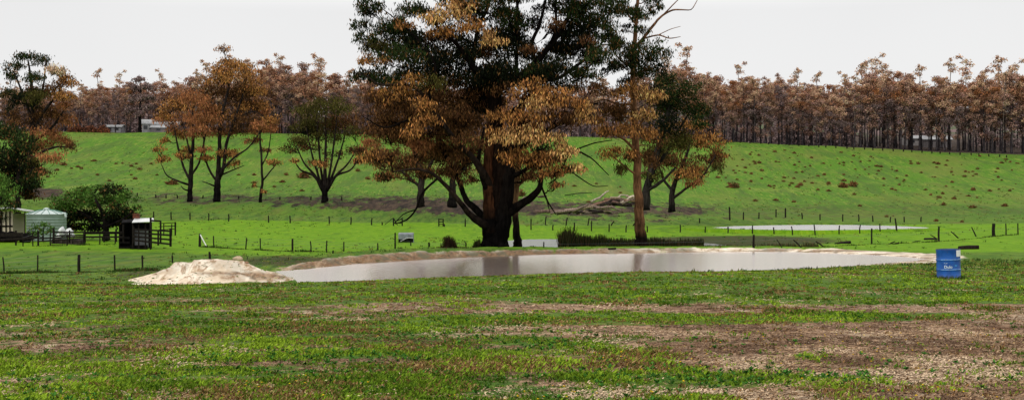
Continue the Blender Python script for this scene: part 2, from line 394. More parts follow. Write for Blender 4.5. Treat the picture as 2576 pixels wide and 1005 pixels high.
    fo = t.mix(t.step(.35, .65, n1), (.030, .022, .018), (.085, .06, .045))
    fo = t.mix(t.step(460, 520, t.n('ShaderNodeSeparateXYZ', inp={0: p}).outputs[1], 0, 1), fo, t.mix(t.step(.4, .6, t.noise(p, .05, 5, .6)), (.16, .105, .10), (.075, .10, .045)))
    c = t.mix(t.step(.3, .7, forest), c, fo)
    h = t.math('ADD', t.math('MULTIPLY', n2, .7), t.math('MULTIPLY', n3, .35))
    return t.done(t.bsdf(c, .95, .08, bump=h, bstr=.9, bdist=.09))
terrain()

def water(name, poly, z, label, tint, rough, ripple, gcol=(1, .95, .91)):
    # jagged natural outline is given by the ground; the sheet reaches a little under the shore
    P = np.array(poly); c = P.mean(0); d = P-c; P = c+d*(1+1.2/np.linalg.norm(d, axis=1)[:, None])
    me = mesh_of(name, np.c_[P, np.full(len(P), z)], [tuple(range(len(P)))[::-1]])
    if me.polygons[0].normal.z < 0: me.flip_normals()
    t = NT(name); p = t.pos()
    n = t.noise(t.scalev(p, .9, .35, 1), 1.0, 3, .5); n2 = t.noise(t.scalev(p, 5, 2.2, 1), 1.0, 3, .6)
    h = t.math('ADD', n, t.math('MULTIPLY', n2, .22))
    bmp = t.n('ShaderNodeBump', inp={'Strength': ripple, 'Distance': .25, 'Height': h}).outputs[0]
    df = t.n('ShaderNodeBsdfDiffuse', inp={'Color': tint+(1,)}).outputs[0]
    gl = t.n('ShaderNodeBsdfAnisotropic' if False else 'ShaderNodeBsdfGlossy', inp={'Color': gcol+(1,), 'Roughness': rough, 'Normal': bmp, 'Anisotropy': .58, 'Tangent': t.n('ShaderNodeCombineXYZ', inp={0: 1.0}).outputs[0]}).outputs[0]
    lw = t.n('ShaderNodeFresnel', inp={'IOR': 1.33, 'Normal': bmp}).outputs[0]
    me.materials.append(t.done(t.n('ShaderNodeMixShader', inp={0: t.step(.0, .32, lw, .05, .89), 1: df, 2: gl}).outputs[0]))
    o = obj(name, me); tag(o, label, None, None, 'structure')
water('pond_water', POND, WZ, 'muddy farm pond mirroring the white sky', (.20, .100, .048), .155, .015)
water('pool_water', POOL, WZ2, 'small reedy pool behind the big tree', (.10, .08, .07), .16, .10, (.58, .58, .57))
water('far_pool_water', POOL3, WZ3, 'narrow far pool at the foot of the right hill', (.22, .19, .16), .2, .06, (.74, .73, .71))

# ------------------------------------------------------------------ foliage and trees
def cards(c, L, W, droop=.6, col=None, r=rng):
    n = len(c); d = r.normal(size=(n, 3)); d /= np.linalg.norm(d, axis=1)[:, None]
    d = d*(1-droop)+np.array([0, 0, -1.])*droop; d /= np.linalg.norm(d, axis=1)[:, None]
    s = np.cross(d, r.normal(size=(n, 3))); s /= np.linalg.norm(s, axis=1)[:, None]
    L = (L*r.uniform(.6, 1.35, n))[:, None]; W = (W*r.uniform(.7, 1.3, n))[:, None]
    V = np.stack([c, c+d*L*.45+s*W*.5, c+d*L, c+d*L*.45-s*W*.5], 1).reshape(-1, 3)
    Fc = np.arange(n*4).reshape(-1, 4)
    C = np.repeat(col, 4, axis=0) if col is not None else None
    return V, Fc, C
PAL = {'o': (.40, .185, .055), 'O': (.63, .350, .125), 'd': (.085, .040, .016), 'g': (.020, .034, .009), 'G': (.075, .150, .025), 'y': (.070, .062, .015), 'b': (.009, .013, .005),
       'r': (.33, .135, .055), 'f': (.37, .185, .108), 'p': (.55, .335, .215), 'm': (.33, .195, .145), 'n': (.205, .140, .130), 'l': (.58, .40, .26)}  # hilltop forest tones are lifted paler and pinker, haze put into the colour
def bez(a, b, c, n):
    t = np.linspace(0, 1, n)[:, None]; return (1-t)**2*a+2*t*(1-t)*b+t*t*c
def tree(name, label, cat, base, limbs, clumps, leafL, leafW, dens, group=None, barkcol=(.020, .016, .014), char=(.006, .005, .005), char_h=3.0, twig=.03, spread=4.5, droop=.65, nsub=9, sub=.30, lateral=True, seed=1, mesh_only=False, curl=.09, limbcol={}, flat=.62, sides0=10, sides1=4):
    """limbs: lists of (point, radius); clumps: (centre, radii, colour key). One trunk mesh, one foliage mesh per live/scorched kind."""
    r = np.random.default_rng(seed); base = np.array(base, float)
    tb = MB(); nodes = []; nrad = []
    for li, limb in enumerate(limbs):
        pts = np.array([p for p, q in limb], float)-base; rad = np.array([q for p, q in limb], float)
        n = max(4, len(pts)*4); k = np.linspace(0, len(pts)-1, n)
        xs = np.arange(len(pts), dtype=float)
        if len(pts) > 2: pp = pchip(xs, pts, k)
        else: pp = np.stack([np.interp(k, xs, pts[:, a]) for a in range(3)], 1)
        rr = np.interp(k, xs, rad)
        pp[1:-1] += r.normal(size=(n-2, 3))*rr[1:-1, None]*curl*np.array([1, 1, .2])
        hh = pp[:, 2]
        sd = sides0 if li == 0 else max(5, sides0-3)
        f = (1-smooth(char_h*.3, char_h, hh+r.normal(size=n)*.15*char_h))
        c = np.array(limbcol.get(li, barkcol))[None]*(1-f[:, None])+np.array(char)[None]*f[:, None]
        c = np.repeat(c, sd, axis=0)*r.uniform(.75, 1.25, (n*sd, 1))
        tb.tube(pp, rr, sd, True, c, .16)
        nodes += list(pp); nrad += list(rr)
    nodes = np.array(nodes); nrad = np.array(nrad)
    cl = sorted(clumps, key=lambda q: np.linalg.norm((np.array(q[0])-base)[:2])+.3*abs(q[0][2]-base[2]))
    fol = {}
    for cc, rr, key in cl:
        cc = np.array(cc)-base; rr = np.array(rr, float)
        dv = cc-nodes; dist = np.linalg.norm(dv, axis=1)
        cost = dist+np.maximum(0, nodes[:, 2]-cc[2]+.25*np.linalg.norm(dv[:, :2], axis=1))*1.6-np.minimum(nrad, .3)*1.5
        k = int(np.argmin(cost)); a = nodes[k]; L = dist[k]
        if L > .3:
            r0 = min(nrad[k]*.75, .025+.018*L); mid = a+(cc-a)*.5+np.array([0, 0, -.12*L])+r.normal(size=3)*.09*L
            m = 7; br = bez(a, mid, cc-np.array([0, 0, rr[2]*.2]), m); br[1:-1] += r.normal(size=(m-2, 3))*.03*L
            rad = np.linspace(r0, max(twig, r0*.35), m)
            tb.tube(br, rad, sides1, False, np.array(barkcol)*r.uniform(.6, 1.1))
            nodes = np.vstack([nodes, br[2:]]); nrad = np.concatenate([nrad, rad[2:]])
        else: br = np.array([a, a+(cc-a)*.5, cc]); 
        # sub-clumps on the upper shell of the clump
        ns = max(4, int(nsub*r.uniform(.8, 1.25)))
        u = r.normal(size=(ns, 3)); u[:, 2] = np.abs(u[:, 2])*.9-.28; u /= np.linalg.norm(u, axis=1)[:, None]
        sc_ = cc+u*rr*r.uniform(.45, .95, (ns, 1))
        for q in sc_:
            st = br[int(r.integers(len(br)//2, len(br)))]
            md = (st+q)/2+np.array([0, 0, -.1*np.linalg.norm(q-st)])+r.normal(size=3)*.12*np.linalg.norm(q-st)
            tb.tube(bez(st, md, q, 4), [twig, twig*.85, twig*.7, twig*.45], 3, False, np.array(barkcol)*r.uniform(.5, 1))
        nl = int(dens*rr[0]*rr[2]*2.2*(.78 if key == 'd' else 1)); w = r.integers(0, ns, nl)
        sg = sub*(rr[0]+rr[2])*.5
        pos = sc_[w]+np.clip(r.normal(size=(nl, 3)), -2.2, 2.2)*np.array([sg, sg, sg*flat])+np.array([0, 0, -.15*sg])
        subv = r.uniform(.72, 1.25, ns)[w][:, None]
        col = np.array(PAL[key])[None]*subv*r.uniform(.35, 1.55, (nl, 1))*(1+r.normal(size=(nl, 3))*.06)
        # a few leaves of the other kind
        alt = r.random(nl) < .07
        if key in 'gGb':
            alt = r.random(nl) < (.12 if key == 'g' else .06); col[alt] = np.array((.17, .09, .032))*r.uniform(.6, 1.2, (alt.sum(), 1))
        elif key == 'd':
            alt = r.random(nl) < .16; col[alt] = np.array((.25, .115, .040))*r.uniform(.6, 1.3, (alt.sum(), 1))
        elif key in 'oO':
            alt = r.random(nl) < .26; col[alt] = np.array((.060, .028, .012))*r.uniform(.6, 1.3, (alt.sum(), 1))
        part = 'green_foliage' if key in 'gGyb' else 'scorched_foliage'
        fol.setdefault(part, []).append((pos, np.clip(col, .004, .8)))
    tm = tb.mesh(name+'_trunk', BARK, True); fm = {}
    for part, ch in fol.items():
        pos = np.concatenate([a for a, b in ch]); col = np.concatenate([b for a, b in ch])
        V, Fc, C = cards(pos, leafL, leafW, droop, col, r)
        fm[part] = mesh_of(name+'_'+part, V, Fc, LEAF, C)
    if mesh_only: return tm, fm
    root = thing(name, base, label, cat, group)
    obj('trunk', tm, root)
    for part, me in fm.items(): obj(part if len(fm) > 1 else 'foliage', me, root)
    return root
def limb(pts, Y, rs=1.0):
    """(display x, display y, depth offset, half width in display px)"""
    out = []
    for x, y, d, w in pts:
        out.append((P3(x, y, Y+d), w/DS*(Y+d)/F*rs*(.80 if Y > 180 else 1)))
    return out
def clumpset(lst, Y, depth, seed, thick=.9, back=0.0):
    r = np.random.default_rng(seed); out = []
    for q in lst:
        x, y, rx, ry, k = q[:5]; d = q[5] if len(q) > 5 else r.uniform(-depth*(.3 if k == 'd' else 1), depth)
        s = (Y+d)/F/DS
        out.append((P3(x, y, Y+d), (rx*s, (rx+ry)*.5*s*thick, ry*s), k))
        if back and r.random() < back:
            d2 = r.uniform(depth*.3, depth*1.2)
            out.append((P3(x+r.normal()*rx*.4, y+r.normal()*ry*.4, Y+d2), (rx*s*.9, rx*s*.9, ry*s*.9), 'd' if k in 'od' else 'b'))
    return out

# --- the big gum on the dam bank
YB = 105.6
bx, by, bz = at(1245, YB)
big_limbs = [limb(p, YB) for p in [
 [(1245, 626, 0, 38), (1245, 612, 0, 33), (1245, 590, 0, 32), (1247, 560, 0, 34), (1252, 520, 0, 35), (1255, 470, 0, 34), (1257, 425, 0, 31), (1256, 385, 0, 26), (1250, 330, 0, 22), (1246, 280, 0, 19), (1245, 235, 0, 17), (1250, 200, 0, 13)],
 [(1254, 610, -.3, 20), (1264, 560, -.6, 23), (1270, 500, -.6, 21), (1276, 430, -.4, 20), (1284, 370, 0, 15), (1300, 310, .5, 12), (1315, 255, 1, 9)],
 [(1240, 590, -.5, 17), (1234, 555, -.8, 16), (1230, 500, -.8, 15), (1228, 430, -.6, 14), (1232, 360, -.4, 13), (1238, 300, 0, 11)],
 [(1246, 225, 0, 13), (1225, 198, -.3, 9), (1190, 168, -1, 7), (1150, 112, -2, 5), (1112, 78, -3, 4), (1075, 38, -3.5, 2)],
 [(1250, 215, 0, 13), (1280, 200, .4, 11), (1315, 188, .8, 10), (1345, 158, 1, 8), (1385, 112, 1.5, 7), (1420, 60, 2, 5), (1445, 0, 2, 4), (1440, -80, 2, 3), (1400, -190, 2, 2)],
 [(1298, 195, .6, 6), (1300, 130, .8, 4.5), (1302, 50, 1, 4), (1299, -40, 1, 3.4), (1290, -140, 1, 2.6), (1300, -260, 1, 1.4)],
 [(1345, 158, 1, 6), (1338, 110, 0, 5), (1358, 60, 0, 4), (1372, 0, 0, 3), (1380, -50, 0, 2)],
 [(1315, 200, 1, 7), (1390, 200, 2, 5), (1450, 165, 2, 4), (1505, 120, 2, 3), (1535, 70, 2, 2)],
 [(1385, 112, 1.5, 4), (1400, 60, 0, 3.5), (1397, 10, 0, 3), (1410, -50, 0, 2)],
 [(1248, 300, 0, 9), (1215, 240, 1, 7), (1190, 160, 2, 6), (1200, 80, 3, 5), (1230, 0, 3, 4), (1215, -80, 3, 3), (1200, -200, 3, 2)],
 [(1236, 475, -.6, 11), (1214, 432, -1.5, 10), (1188, 395, -2, 8), (1150, 358, -3, 7), (1120, 318, -4, 6), (1088, 272, -4, 5), (1058, 232, -5, 4), (1020, 212, -5, 3.4), (960, 213, -5, 2.6), (920, 190, -5, 1.6), (888, 182, -5, .8)],
 [(1088, 272, -4, 4), (1080, 230, -4, 3.5), (1095, 170, -4, 3), (1060, 110, -4, 2.5), (1010, 60, -4, 2), (960, 20, -4, 1)],
 [(1232, 570, -.8, 12), (1205, 556, -1.2, 10), (1182, 538, -1.5, 7.5), (1163, 515, -2, 6.5), (1142, 488, -2.2, 6), (1116, 460, -2.4, 5), (1080, 432, -3, 4), (1040, 424, -3.5, 3), (988, 432, -4, 1.6)],
 [(1232, 568, 0, 10), (1200, 528, .6, 9), (1172, 500, 1, 7), (1155, 455, 1.5, 6), (1132, 410, 2, 5), (1100, 360, 3, 3.5)],
 [(1230, 490, -.8, 7), (1211, 440, -1.4, 6), (1204, 400, -1.6, 4.5), (1212, 355, -1.8, 4), (1218, 320, -2, 3)],
 [(1276, 536, -.6, 13), (1308, 514, -1, 11), (1340, 492, -1.5, 9), (1358, 468, -2, 7), (1362, 438, -2, 5), (1352, 395, -2, 4)],
 [(1282, 445, -.5, 7), (1312, 432, -1, 5.5), (1345, 412, -2, 5), (1400, 398, -2, 3.6), (1442, 378, -2, 3), (1480, 392, -2, 2), (1532, 440, -2, 1)],
 [(1280, 390, 0, 9), (1330, 352, -1, 7.5), (1370, 330, -1.5, 6), (1420, 302, -2, 5), (1462, 272, -2, 4), (1505, 258, -2, 2)],
 [(1262, 300, 0, 7), (1300, 270, -1, 5), (1340, 250, -2, 4), (1400, 262, -3, 3)],
 [(1362, 468, -2, 2.8), (1376, 502, -2, 2.2), (1398, 538, -2, 1.2)],
 [(1376, 502, -2, 1.8), (1380, 520, -2, 1.2), (1382, 530, -2, .8)],
 [(1100, 448, -2.6, 3), (1062, 486, -3, 2.8), (1046, 526, -3, 2.4), (1022, 552, -3, 2), (994, 562, -3, 1.1)],
 [(1046, 526, -3, 1.8), (1018, 536, -3, 1.3), (990, 562, -3, .8)],
 [(1120, 318, -4, 3.4), (1040, 300, -5, 2.6), (970, 320, -6, 2), (910, 290, -6, 1)],
 [(1442, 378, -2, 2), (1500, 358, -2, 1.6), (1540, 352, -2, 1), ],
 [(1400, 398, -2, 2), (1450, 440, -2, 1.6), (1500, 468, -2, 1.2), (1530, 466, -2, .7)]]]
big_cl = [
 (1200, 120, 60, 50, 'b', 2), (1260, 90, 60, 50, 'b', 1), (1320, 60, 44, 40, 'b', 3), (1230, 40, 60, 44, 'b', 3), (1180, -20, 60, 44, 'b', 2), (1290, -40, 60, 40, 'b', 1), (1380, -30, 60, 40, 'b', 2), (1240, -120, 70, 50, 'b', 0), (1330, -140, 60, 50, 'b', 1), (1270, -200, 70, 50, 'b', 0), (1460, 60, 44, 44, 'b', 3), (1410, 130, 44, 36, 'b', 3), (1060, 140, 50, 40, 'b', 3), (1010, 90, 50, 40, 'b', 3), (1130, 90, 44, 40, 'b', 3),  # near-black inner clumps added to darken the crown and its pond reflection
 (1165, 10, 36, 22, 'o', -5), (1020, 60, 26, 20, 'o', -4), (1400, 60, 28, 20, 'd', -4), (1330, 120, 30, 22, 'd', -3), (965, 150, 24, 20, 'o', -3), (1480, 100, 24, 18, 'd', -4),
 (1060, -50, 70, 40, 'g'), (1150, -60, 70, 40, 'b'), (1240, -70, 70, 44, 'g'), (1330, -70, 70, 44, 'b'), (1420, -70, 70, 44, 'g'), (1500, -40, 60, 40, 'g'), (1100, -130, 80, 50, 'g'), (1190, -140, 70, 50, 'd'), (1280, -150, 80, 50, 'b'), (1370, -150, 80, 50, 'g'), (1450, -130, 70, 46, 'g'), (1140, -215, 70, 46, 'g'), (1230, -230, 80, 46, 'b'), (1320, -235, 80, 46, 'g'), (1400, -215, 70, 44, 'g'), (1230, -300, 60, 36, 'g'), (1320, -305, 60, 34, 'g'), (1180, -100, 60, 40, 'b'), (1300, -110, 60, 40, 'b'), (1400, -105, 60, 40, 'b'),
 (1340, 185, 60, 30, 'b'), (1180, 205, 60, 30, 'b'), (1120, 200, 50, 26, 'b'), (1270, 205, 50, 26, 'b'), (1400, 210, 60, 24, 'b'), (1470, 215, 44, 22, 'd'), (1050, 185, 50, 26, 'b'), (1230, 260, 50, 40, 'd'), (1110, 290, 50, 40, 'd'), (1020, 270, 50, 36, 'd'), (900, 190, 24, 16, 'g'), (905, 60, 24, 24, 'g'), (920, 95, 30, 24, 'g'), (1480, 0, 50, 30, 'g'), (1420, -20, 50, 26, 'g'), (1330, -20, 40, 22, 'g'), (1550, 110, 26, 26, 'g'), (1535, 170, 30, 22, 'b'), (1060, 440, 40, 20, 'd'), (1180, 450, 30, 22, 'd'), (930, 18, 42, 26, 'g'), (985, 70, 58, 38, 'g'), (938, 118, 34, 36, 'y'), (1010, 140, 66, 42, 'g'), (1085, 165, 66, 38, 'b'), (972, 185, 55, 32, 'g'), (1150, 150, 56, 42, 'b'), (1030, 25, 45, 30, 'g'), (1200, 20, 56, 32, 'g'), (1130, -5, 50, 22, 'g'), (1080, 105, 60, 32, 'b'), (925, 150, 26, 24, 'o'),
 (1088, 42, 40, 30, 'O', -6), (1140, 30, 55, 30, 'O', -6), (1185, 66, 44, 32, 'o', -6), (1242, 98, 36, 30, 'O', -6), (1225, 130, 30, 25, 'd'), (1110, 75, 40, 22, 'o', -5),
 (1280, 50, 48, 48, 'g'), (1290, 130, 52, 52, 'b'), (1265, 175, 60, 40, 'b'), (1210, 175, 56, 36, 'b'), (1255, -10, 60, 30, 'g'), (1300, 200, 60, 30, 'b'),
 (1385, 20, 45, 28, 'g'), (1440, 25, 52, 42, 'g'), (1500, 55, 52, 50, 'g'), (1528, 85, 26, 34, 'g'), (1455, 115, 56, 44, 'b'), (1505, 145, 40, 42, 'g'), (1395, 165, 56, 36, 'b'), (1462, 185, 46, 28, 'g'), (1340, 215, 50, 26, 'd'), (1430, 75, 40, 34, 'b'), (1345, 140, 30, 26, 'b'), (1535, 20, 34, 34, 'g'),
 (1040, 212, 46, 32, 'o', -5), (1000, 236, 52, 34, 'o'), (1090, 246, 56, 46, 'd'), (948, 256, 44, 42, 'd'), (1150, 236, 60, 46, 'd'), (1000, 300, 70, 46, 'd'), (1080, 325, 70, 54, 'd'), (955, 326, 46, 46, 'd'), (1150, 325, 60, 54, 'd'), (945, 395, 34, 28, 'o'), (1000, 415, 50, 32, 'd'), (1095, 395, 60, 40, 'd'), (1165, 395, 44, 42, 'd'), (1200, 300, 44, 56, 'd', 4), (1200, 230, 40, 40, 'b', 4), (1040, 370, 50, 36, 'r'), (1120, 430, 44, 30, 'd'), (1060, 265, 36, 30, 'o', -6), (1170, 350, 40, 36, 'd', -4), (1130, 370, 46, 30, 'd', 2), (1190, 270, 50, 40, 'b', 3), (990, 210, 40, 26, 'g', -3), (1080, 205, 44, 28, 'y', -5), (1020, 350, 50, 40, 'd', 2), (1150, 290, 60, 40, 'd', -2), (1240, 190, 60, 36, 'b', -3), (1350, 180, 44, 34, 'g', -3), (985, 385, 36, 24, 'd', -6), (1075, 300, 40, 26, 'o', -6), (1040, 330, 34, 26, 'o', -6),
 (1272, 225, 38, 34, 'd', -3), (1328, 222, 50, 34, 'o', -6), (1385, 246, 55, 40, 'o', -6), (1438, 255, 50, 40, 'o', -5), (1478, 285, 30, 36, 'O', -5), (1258, 290, 32, 32, 'o', -5), (1318, 290, 54, 42, 'o', -6), (1395, 300, 46, 34, 'd', -4), (1440, 300, 40, 26, 'd', -3), (1350, 262, 40, 26, 'O', -7),
 (1268, 345, 40, 34, 'O', -6), (1328, 340, 52, 36, 'O', -6), (1384, 352, 44, 34, 'O', -6), (1428, 388, 38, 34, 'O', -6), (1452, 420, 22, 24, 'O', -6), (1395, 428, 40, 24, 'o', -5), (1330, 396, 52, 34, 'o', -5), (1345, 440, 30, 30, 'd', -4), (1290, 395, 34, 36, 'o', -5), (1250, 335, 26, 30, 'o', -5), (1405, 462, 18, 14, 'o', -5), (1370, 395, 40, 30, 'd', -3)]
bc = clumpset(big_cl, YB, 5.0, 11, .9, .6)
tree('big_gum_tree', 'huge half scorched gum with thick charred trunk on the pond bank, tallest tree', 'tree', (bx, by, bz), big_limbs, bc, .33, .092, 165, barkcol=(.0065, .005, .0042), char=(.0030, .0025, .0025), char_h=4.6, twig=.032, seed=3, nsub=14, sub=.26, droop=.66, sides0=16, curl=.03, limbcol={2: (.046, .019, .009), 0: (.009, .0055, .004), 12: (.022, .015, .011), 10: (.018, .013, .010)})  # charred bark, with the lit left side painted in as a browner stem

# --- slim stem behind the big gum
YS = 112.0
sx, sy, sz = at(1302, YS)
tree('slim_gum_tree', 'slim gum with charred foot just right of the huge trunk', 'tree', (sx, sy, sz),
     [limb([(1303, 626, 0, 13), (1301, 600, 0, 10), (1298, 560, 0, 8), (1296, 520, 0, 8), (1299, 470, 0, 8), (1303, 420, 0, 7), (1310, 370, 0, 5), (1330, 320, 0, 3)], YS),
      limb([(1299, 470, 0, 4), (1330, 440, -1, 3), (1345, 415, -1, 2)], YS)],
     clumpset([(1330, 320, 40, 30, 'o'), (1350, 415, 34, 24, 'o'), (1310, 365, 34, 26, 'd')], YS, 1.5, 5), .33, .092, 140, barkcol=(.16, .085, .045), char=(.008, .006, .006), char_h=5.5, seed=5)

# --- the second tall gum with the pale burnt trunk
YR = 115.0
gx, gy, g_z = at(1612, YR)
gum_cl = [(1600, -80, 50, 34, 'g'), (1640, -70, 40, 30, 'b'), (1620, -130, 46, 34, 'g'), (1590, -120, 36, 28, 'g'), (1612, -175, 40, 26, 'g'), (1612, 125, 56, 44, 'g', -2.5), (1655, 140, 36, 40, 'g', -2), (1580, 150, 44, 40, 'g', -2.5), (1622, 165, 56, 30, 'b', -2), (1568, 20, 40, 34, 'g', -1), (1612, 40, 34, 28, 'g', -2), (1640, 15, 26, 18, 'g', -1), (1568, 112, 36, 28, 'g'), (1615, 178, 52, 24, 'g'), (1560, 25, 30, 26, 'g'), (1592, 25, 30, 22, 'g'), (1610, 75, 26, 18, 'g'), (1636, 30, 20, 12, 'g'), (1580, 70, 24, 18, 'b'), (1560, 160, 30, 26, 'b'), (1640, -10, 30, 16, 'g'), (1590, -30, 40, 20, 'g'), (1664, 18, 14, 9, 'g'), (1572, 200, 30, 18, 'b'),
 (1528, 226, 42, 30, 'd'), (1580, 232, 42, 36, 'o', -4), (1630, 240, 34, 36, 'O', -4), (1548, 278, 44, 36, 'd'), (1622, 285, 36, 28, 'O', -4), (1535, 330, 42, 32, 'o', -4), (1596, 330, 54, 38, 'o', -4), (1640, 350, 36, 30, 'd'), (1556, 385, 46, 30, 'o', -3), (1612, 390, 46, 36, 'd'), (1560, 425, 34, 24, 'y'), (1640, 410, 30, 30, 'd'), (1580, 290, 40, 30, 'd', 3), (1500, 300, 24, 26, 'o'), (1655, 240, 20, 30, 'O', -3)]
tree('tall_gum_tree', 'tall slender gum with pale orange trunk standing in the reeds, bare twigs at top', 'tree', (gx, gy, g_z), [limb(p, YR) for p in [
  [(1613, 622, 0, 20), (1612, 600, 0, 15), (1609, 560, 0, 13), (1606, 500, 0, 11), (1603, 440, 0, 10), (1600, 380, 0, 9.5), (1597, 310, 0, 8.5), (1592, 240, 0, 7.5), (1592, 170, 0, 6.5), (1596, 110, 0, 5.5), (1600, 60, 0, 4.6), (1604, 0, 0, 4), (1610, -70, 0, 3), (1612, -165, 0, 1.5)],
  [(1596, 120, 0, 4.5), (1622, 92, -1, 4), (1645, 62, -1, 3.4), (1668, 38, -1, 2.6), (1700, 24, -1, 2), (1735, 25, -1, 1.3), (1758, -6, -1, .8)],
  [(1668, 38, -1, 2), (1690, 15, -1, 1.5), (1715, -10, -1, 1)],
  [(1620, 96, -1, 2.4), (1655, 88, -1.5, 1.8), (1685, 96, -2, 1.4), (1712, 92, -2, .8)],
  [(1655, 88, -1.5, 1.2), (1690, 72, -2, .9), (1712, 66, -2, .6)],
  [(1600, 60, 0, 3), (1575, 30, 1, 2.4), (1545, -5, 1, 1.6), (1530, -40, 1, 1)],
  [(1592, 170, 0, 3), (1560, 150, 1, 2.2), (1530, 110, 1, 1.4)],
  [(1594, 260, 0, 4), (1560, 262, -1, 3), (1520, 250, -1, 2), (1480, 262, -1, 1.2)],
  [(1600, 380, 0, 4), (1570, 350, -1, 3), (1540, 335, -2, 2)],
  [(1602, 440, 0, 3), (1575, 420, -1, 2.4), (1545, 395, -2, 1.6)],
  [(1598, 330, 0, 3.4), (1625, 290, -1, 2.6), (1640, 245, -2, 1.8)]]],
  clumpset(gum_cl, YR, 3.0, 21, .9, .15), .33, .092, 140, barkcol=(.165, .080, .040), char=(.010, .007, .006), char_h=3.8, twig=.022, seed=8, nsub=10, sub=.24, droop=.64)

# --- trees behind, right of centre
YD = 168.0
dxx, dyy, dzz = at(1624, YD)
tree('dark_gum_tree', 'dark green leaning gum crown close behind the tall slender gum', 'tree', (dxx, dyy, dzz), [limb(p, YD) for p in [
  [(1624, 528, 0, 12), (1626, 480, 0, 10), (1640, 430, 0, 9), (1660, 360, 0, 8), (1680, 290, 0, 6), (1690, 220, 0, 4)],
  [(1640, 430, 0, 6), (1665, 400, 1, 5), (1700, 340, 1, 3.5), (1735, 280, 1, 2)],
  [(1626, 480, 0, 5), (1665, 455, -1, 4), (1700, 420, -1, 2.5)]]],
  clumpset([(1676, 205, 42, 36, 'g'), (1716, 232, 44, 42, 'g'), (1700, 285, 56, 44, 'g'), (1748, 275, 34, 36, 'g'), (1655, 255, 36, 46, 'b'), (1762, 308, 26, 22, 'g'), (1670, 320, 50, 40, 'b'), (1700, 360, 44, 34, 'y'), (1660, 390, 40, 34, 'y'), (1780, 280, 14, 14, 'g'), (1640, 440, 34, 24, 'y')], YD, 3, 31), .42, .15, 110, barkcol=(.02, .017, .015), char_h=4, seed=9, twig=.035, droop=.5)
YT = 183.0
dxx, dyy, dzz = at(1690, YT)
tree('scorched_gum_tree', 'low spreading scorched gum right of the log pile with rust crown', 'tree', (dxx, dyy, dzz), [limb(p, YT) for p in [
  [(1690, 532, 0, 12), (1690, 500, 0, 9), (1694, 470, 0, 8), (1710, 430, 0, 6), (1730, 380, 0, 4), (1745, 320, 0, 2)],
  [(1690, 500, 0, 5), (1730, 470, -1, 4), (1765, 445, -1, 3), (1800, 390, -1, 2)],
  [(1692, 480, 0, 5), (1670, 450, 1, 4), (1655, 410, 1, 2.5)]]],
  clumpset([(1745, 312, 34, 26, 'o'), (1780, 352, 38, 34, 'o'), (1730, 360, 54, 36, 'd'), (1690, 405, 54, 38, 'd'), (1750, 432, 40, 28, 'o'), (1665, 400, 34, 36, 'd'), (1808, 386, 26, 20, 'o'), (1780, 400, 40, 26, 'd'), (1715, 440, 46, 24, 'o'), (1690, 345, 40, 30, 'd'), (1755, 460, 30, 14, 'r'), (1800, 420, 20, 16, 'y')], YT, 3.5, 33), .44, .15, 95, barkcol=(.02, .016, .014), char_h=4, seed=10, twig=.04)

# --- trees behind the big gum, left of its trunk
YL = 190.0
def mid_tree(name, label, base_dx, Y, limbs, cl, seed, dens=100, L=.45, W=.15, char_h=5, twig=.04, bark=(.022, .017, .015), depth=4.5, **k):
    b = at(base_dx, Y)
    return tree(name, label, 'tree', b, [limb(p, Y) for p in limbs], clumpset(cl, Y, depth, seed, .95, .2), L, W, dens, barkcol=bark, char_h=char_h, twig=twig, seed=seed, **k)
mid_tree('brown_gum_tree', 'brown scorched gum half hidden behind the lowest left limb of the huge gum', 1059, YL,
  [[(1059, 520, 0, 14), (1058, 490, 0, 11), (1060, 450, 0, 10), (1050, 400, 0, 8), (1030, 340, 0, 5), (1020, 280, 0, 3)], [(1060, 455, 0, 7), (1085, 410, 0, 5), (1110, 350, 0, 3)], [(1058, 470, 0, 5), (1010, 430, 0, 4), (960, 400, 0, 2)]],
  [(1030, 290, 60, 40, 'd'), (985, 340, 50, 36, 'd'), (950, 400, 44, 26, 'o'), (1010, 400, 56, 34, 'd'), (1090, 380, 60, 44, 'd'), (1100, 300, 56, 44, 'd'), (1045, 430, 46, 24, 'd'), (930, 360, 30, 24, 'r'), (980, 440, 36, 16, 'r')], 41)
mid_tree('brown_gum_tree', 'dim brown gum directly behind the forked left limbs of the huge gum', 1137, YL+4,
  [[(1137, 520, 0, 16), (1138, 490, 0, 12), (1140, 450, 0, 9), (1150, 400, 0, 7), (1160, 320, 0, 4)], [(1140, 450, 0, 5), (1180, 410, 0, 4), (1205, 360, 0, 2)]],
  [(1150, 320, 60, 46, 'd'), (1190, 370, 44, 40, 'd'), (1120, 390, 50, 36, 'd'), (1160, 430, 44, 26, 'd'), (1180, 270, 40, 36, 'd')], 43)

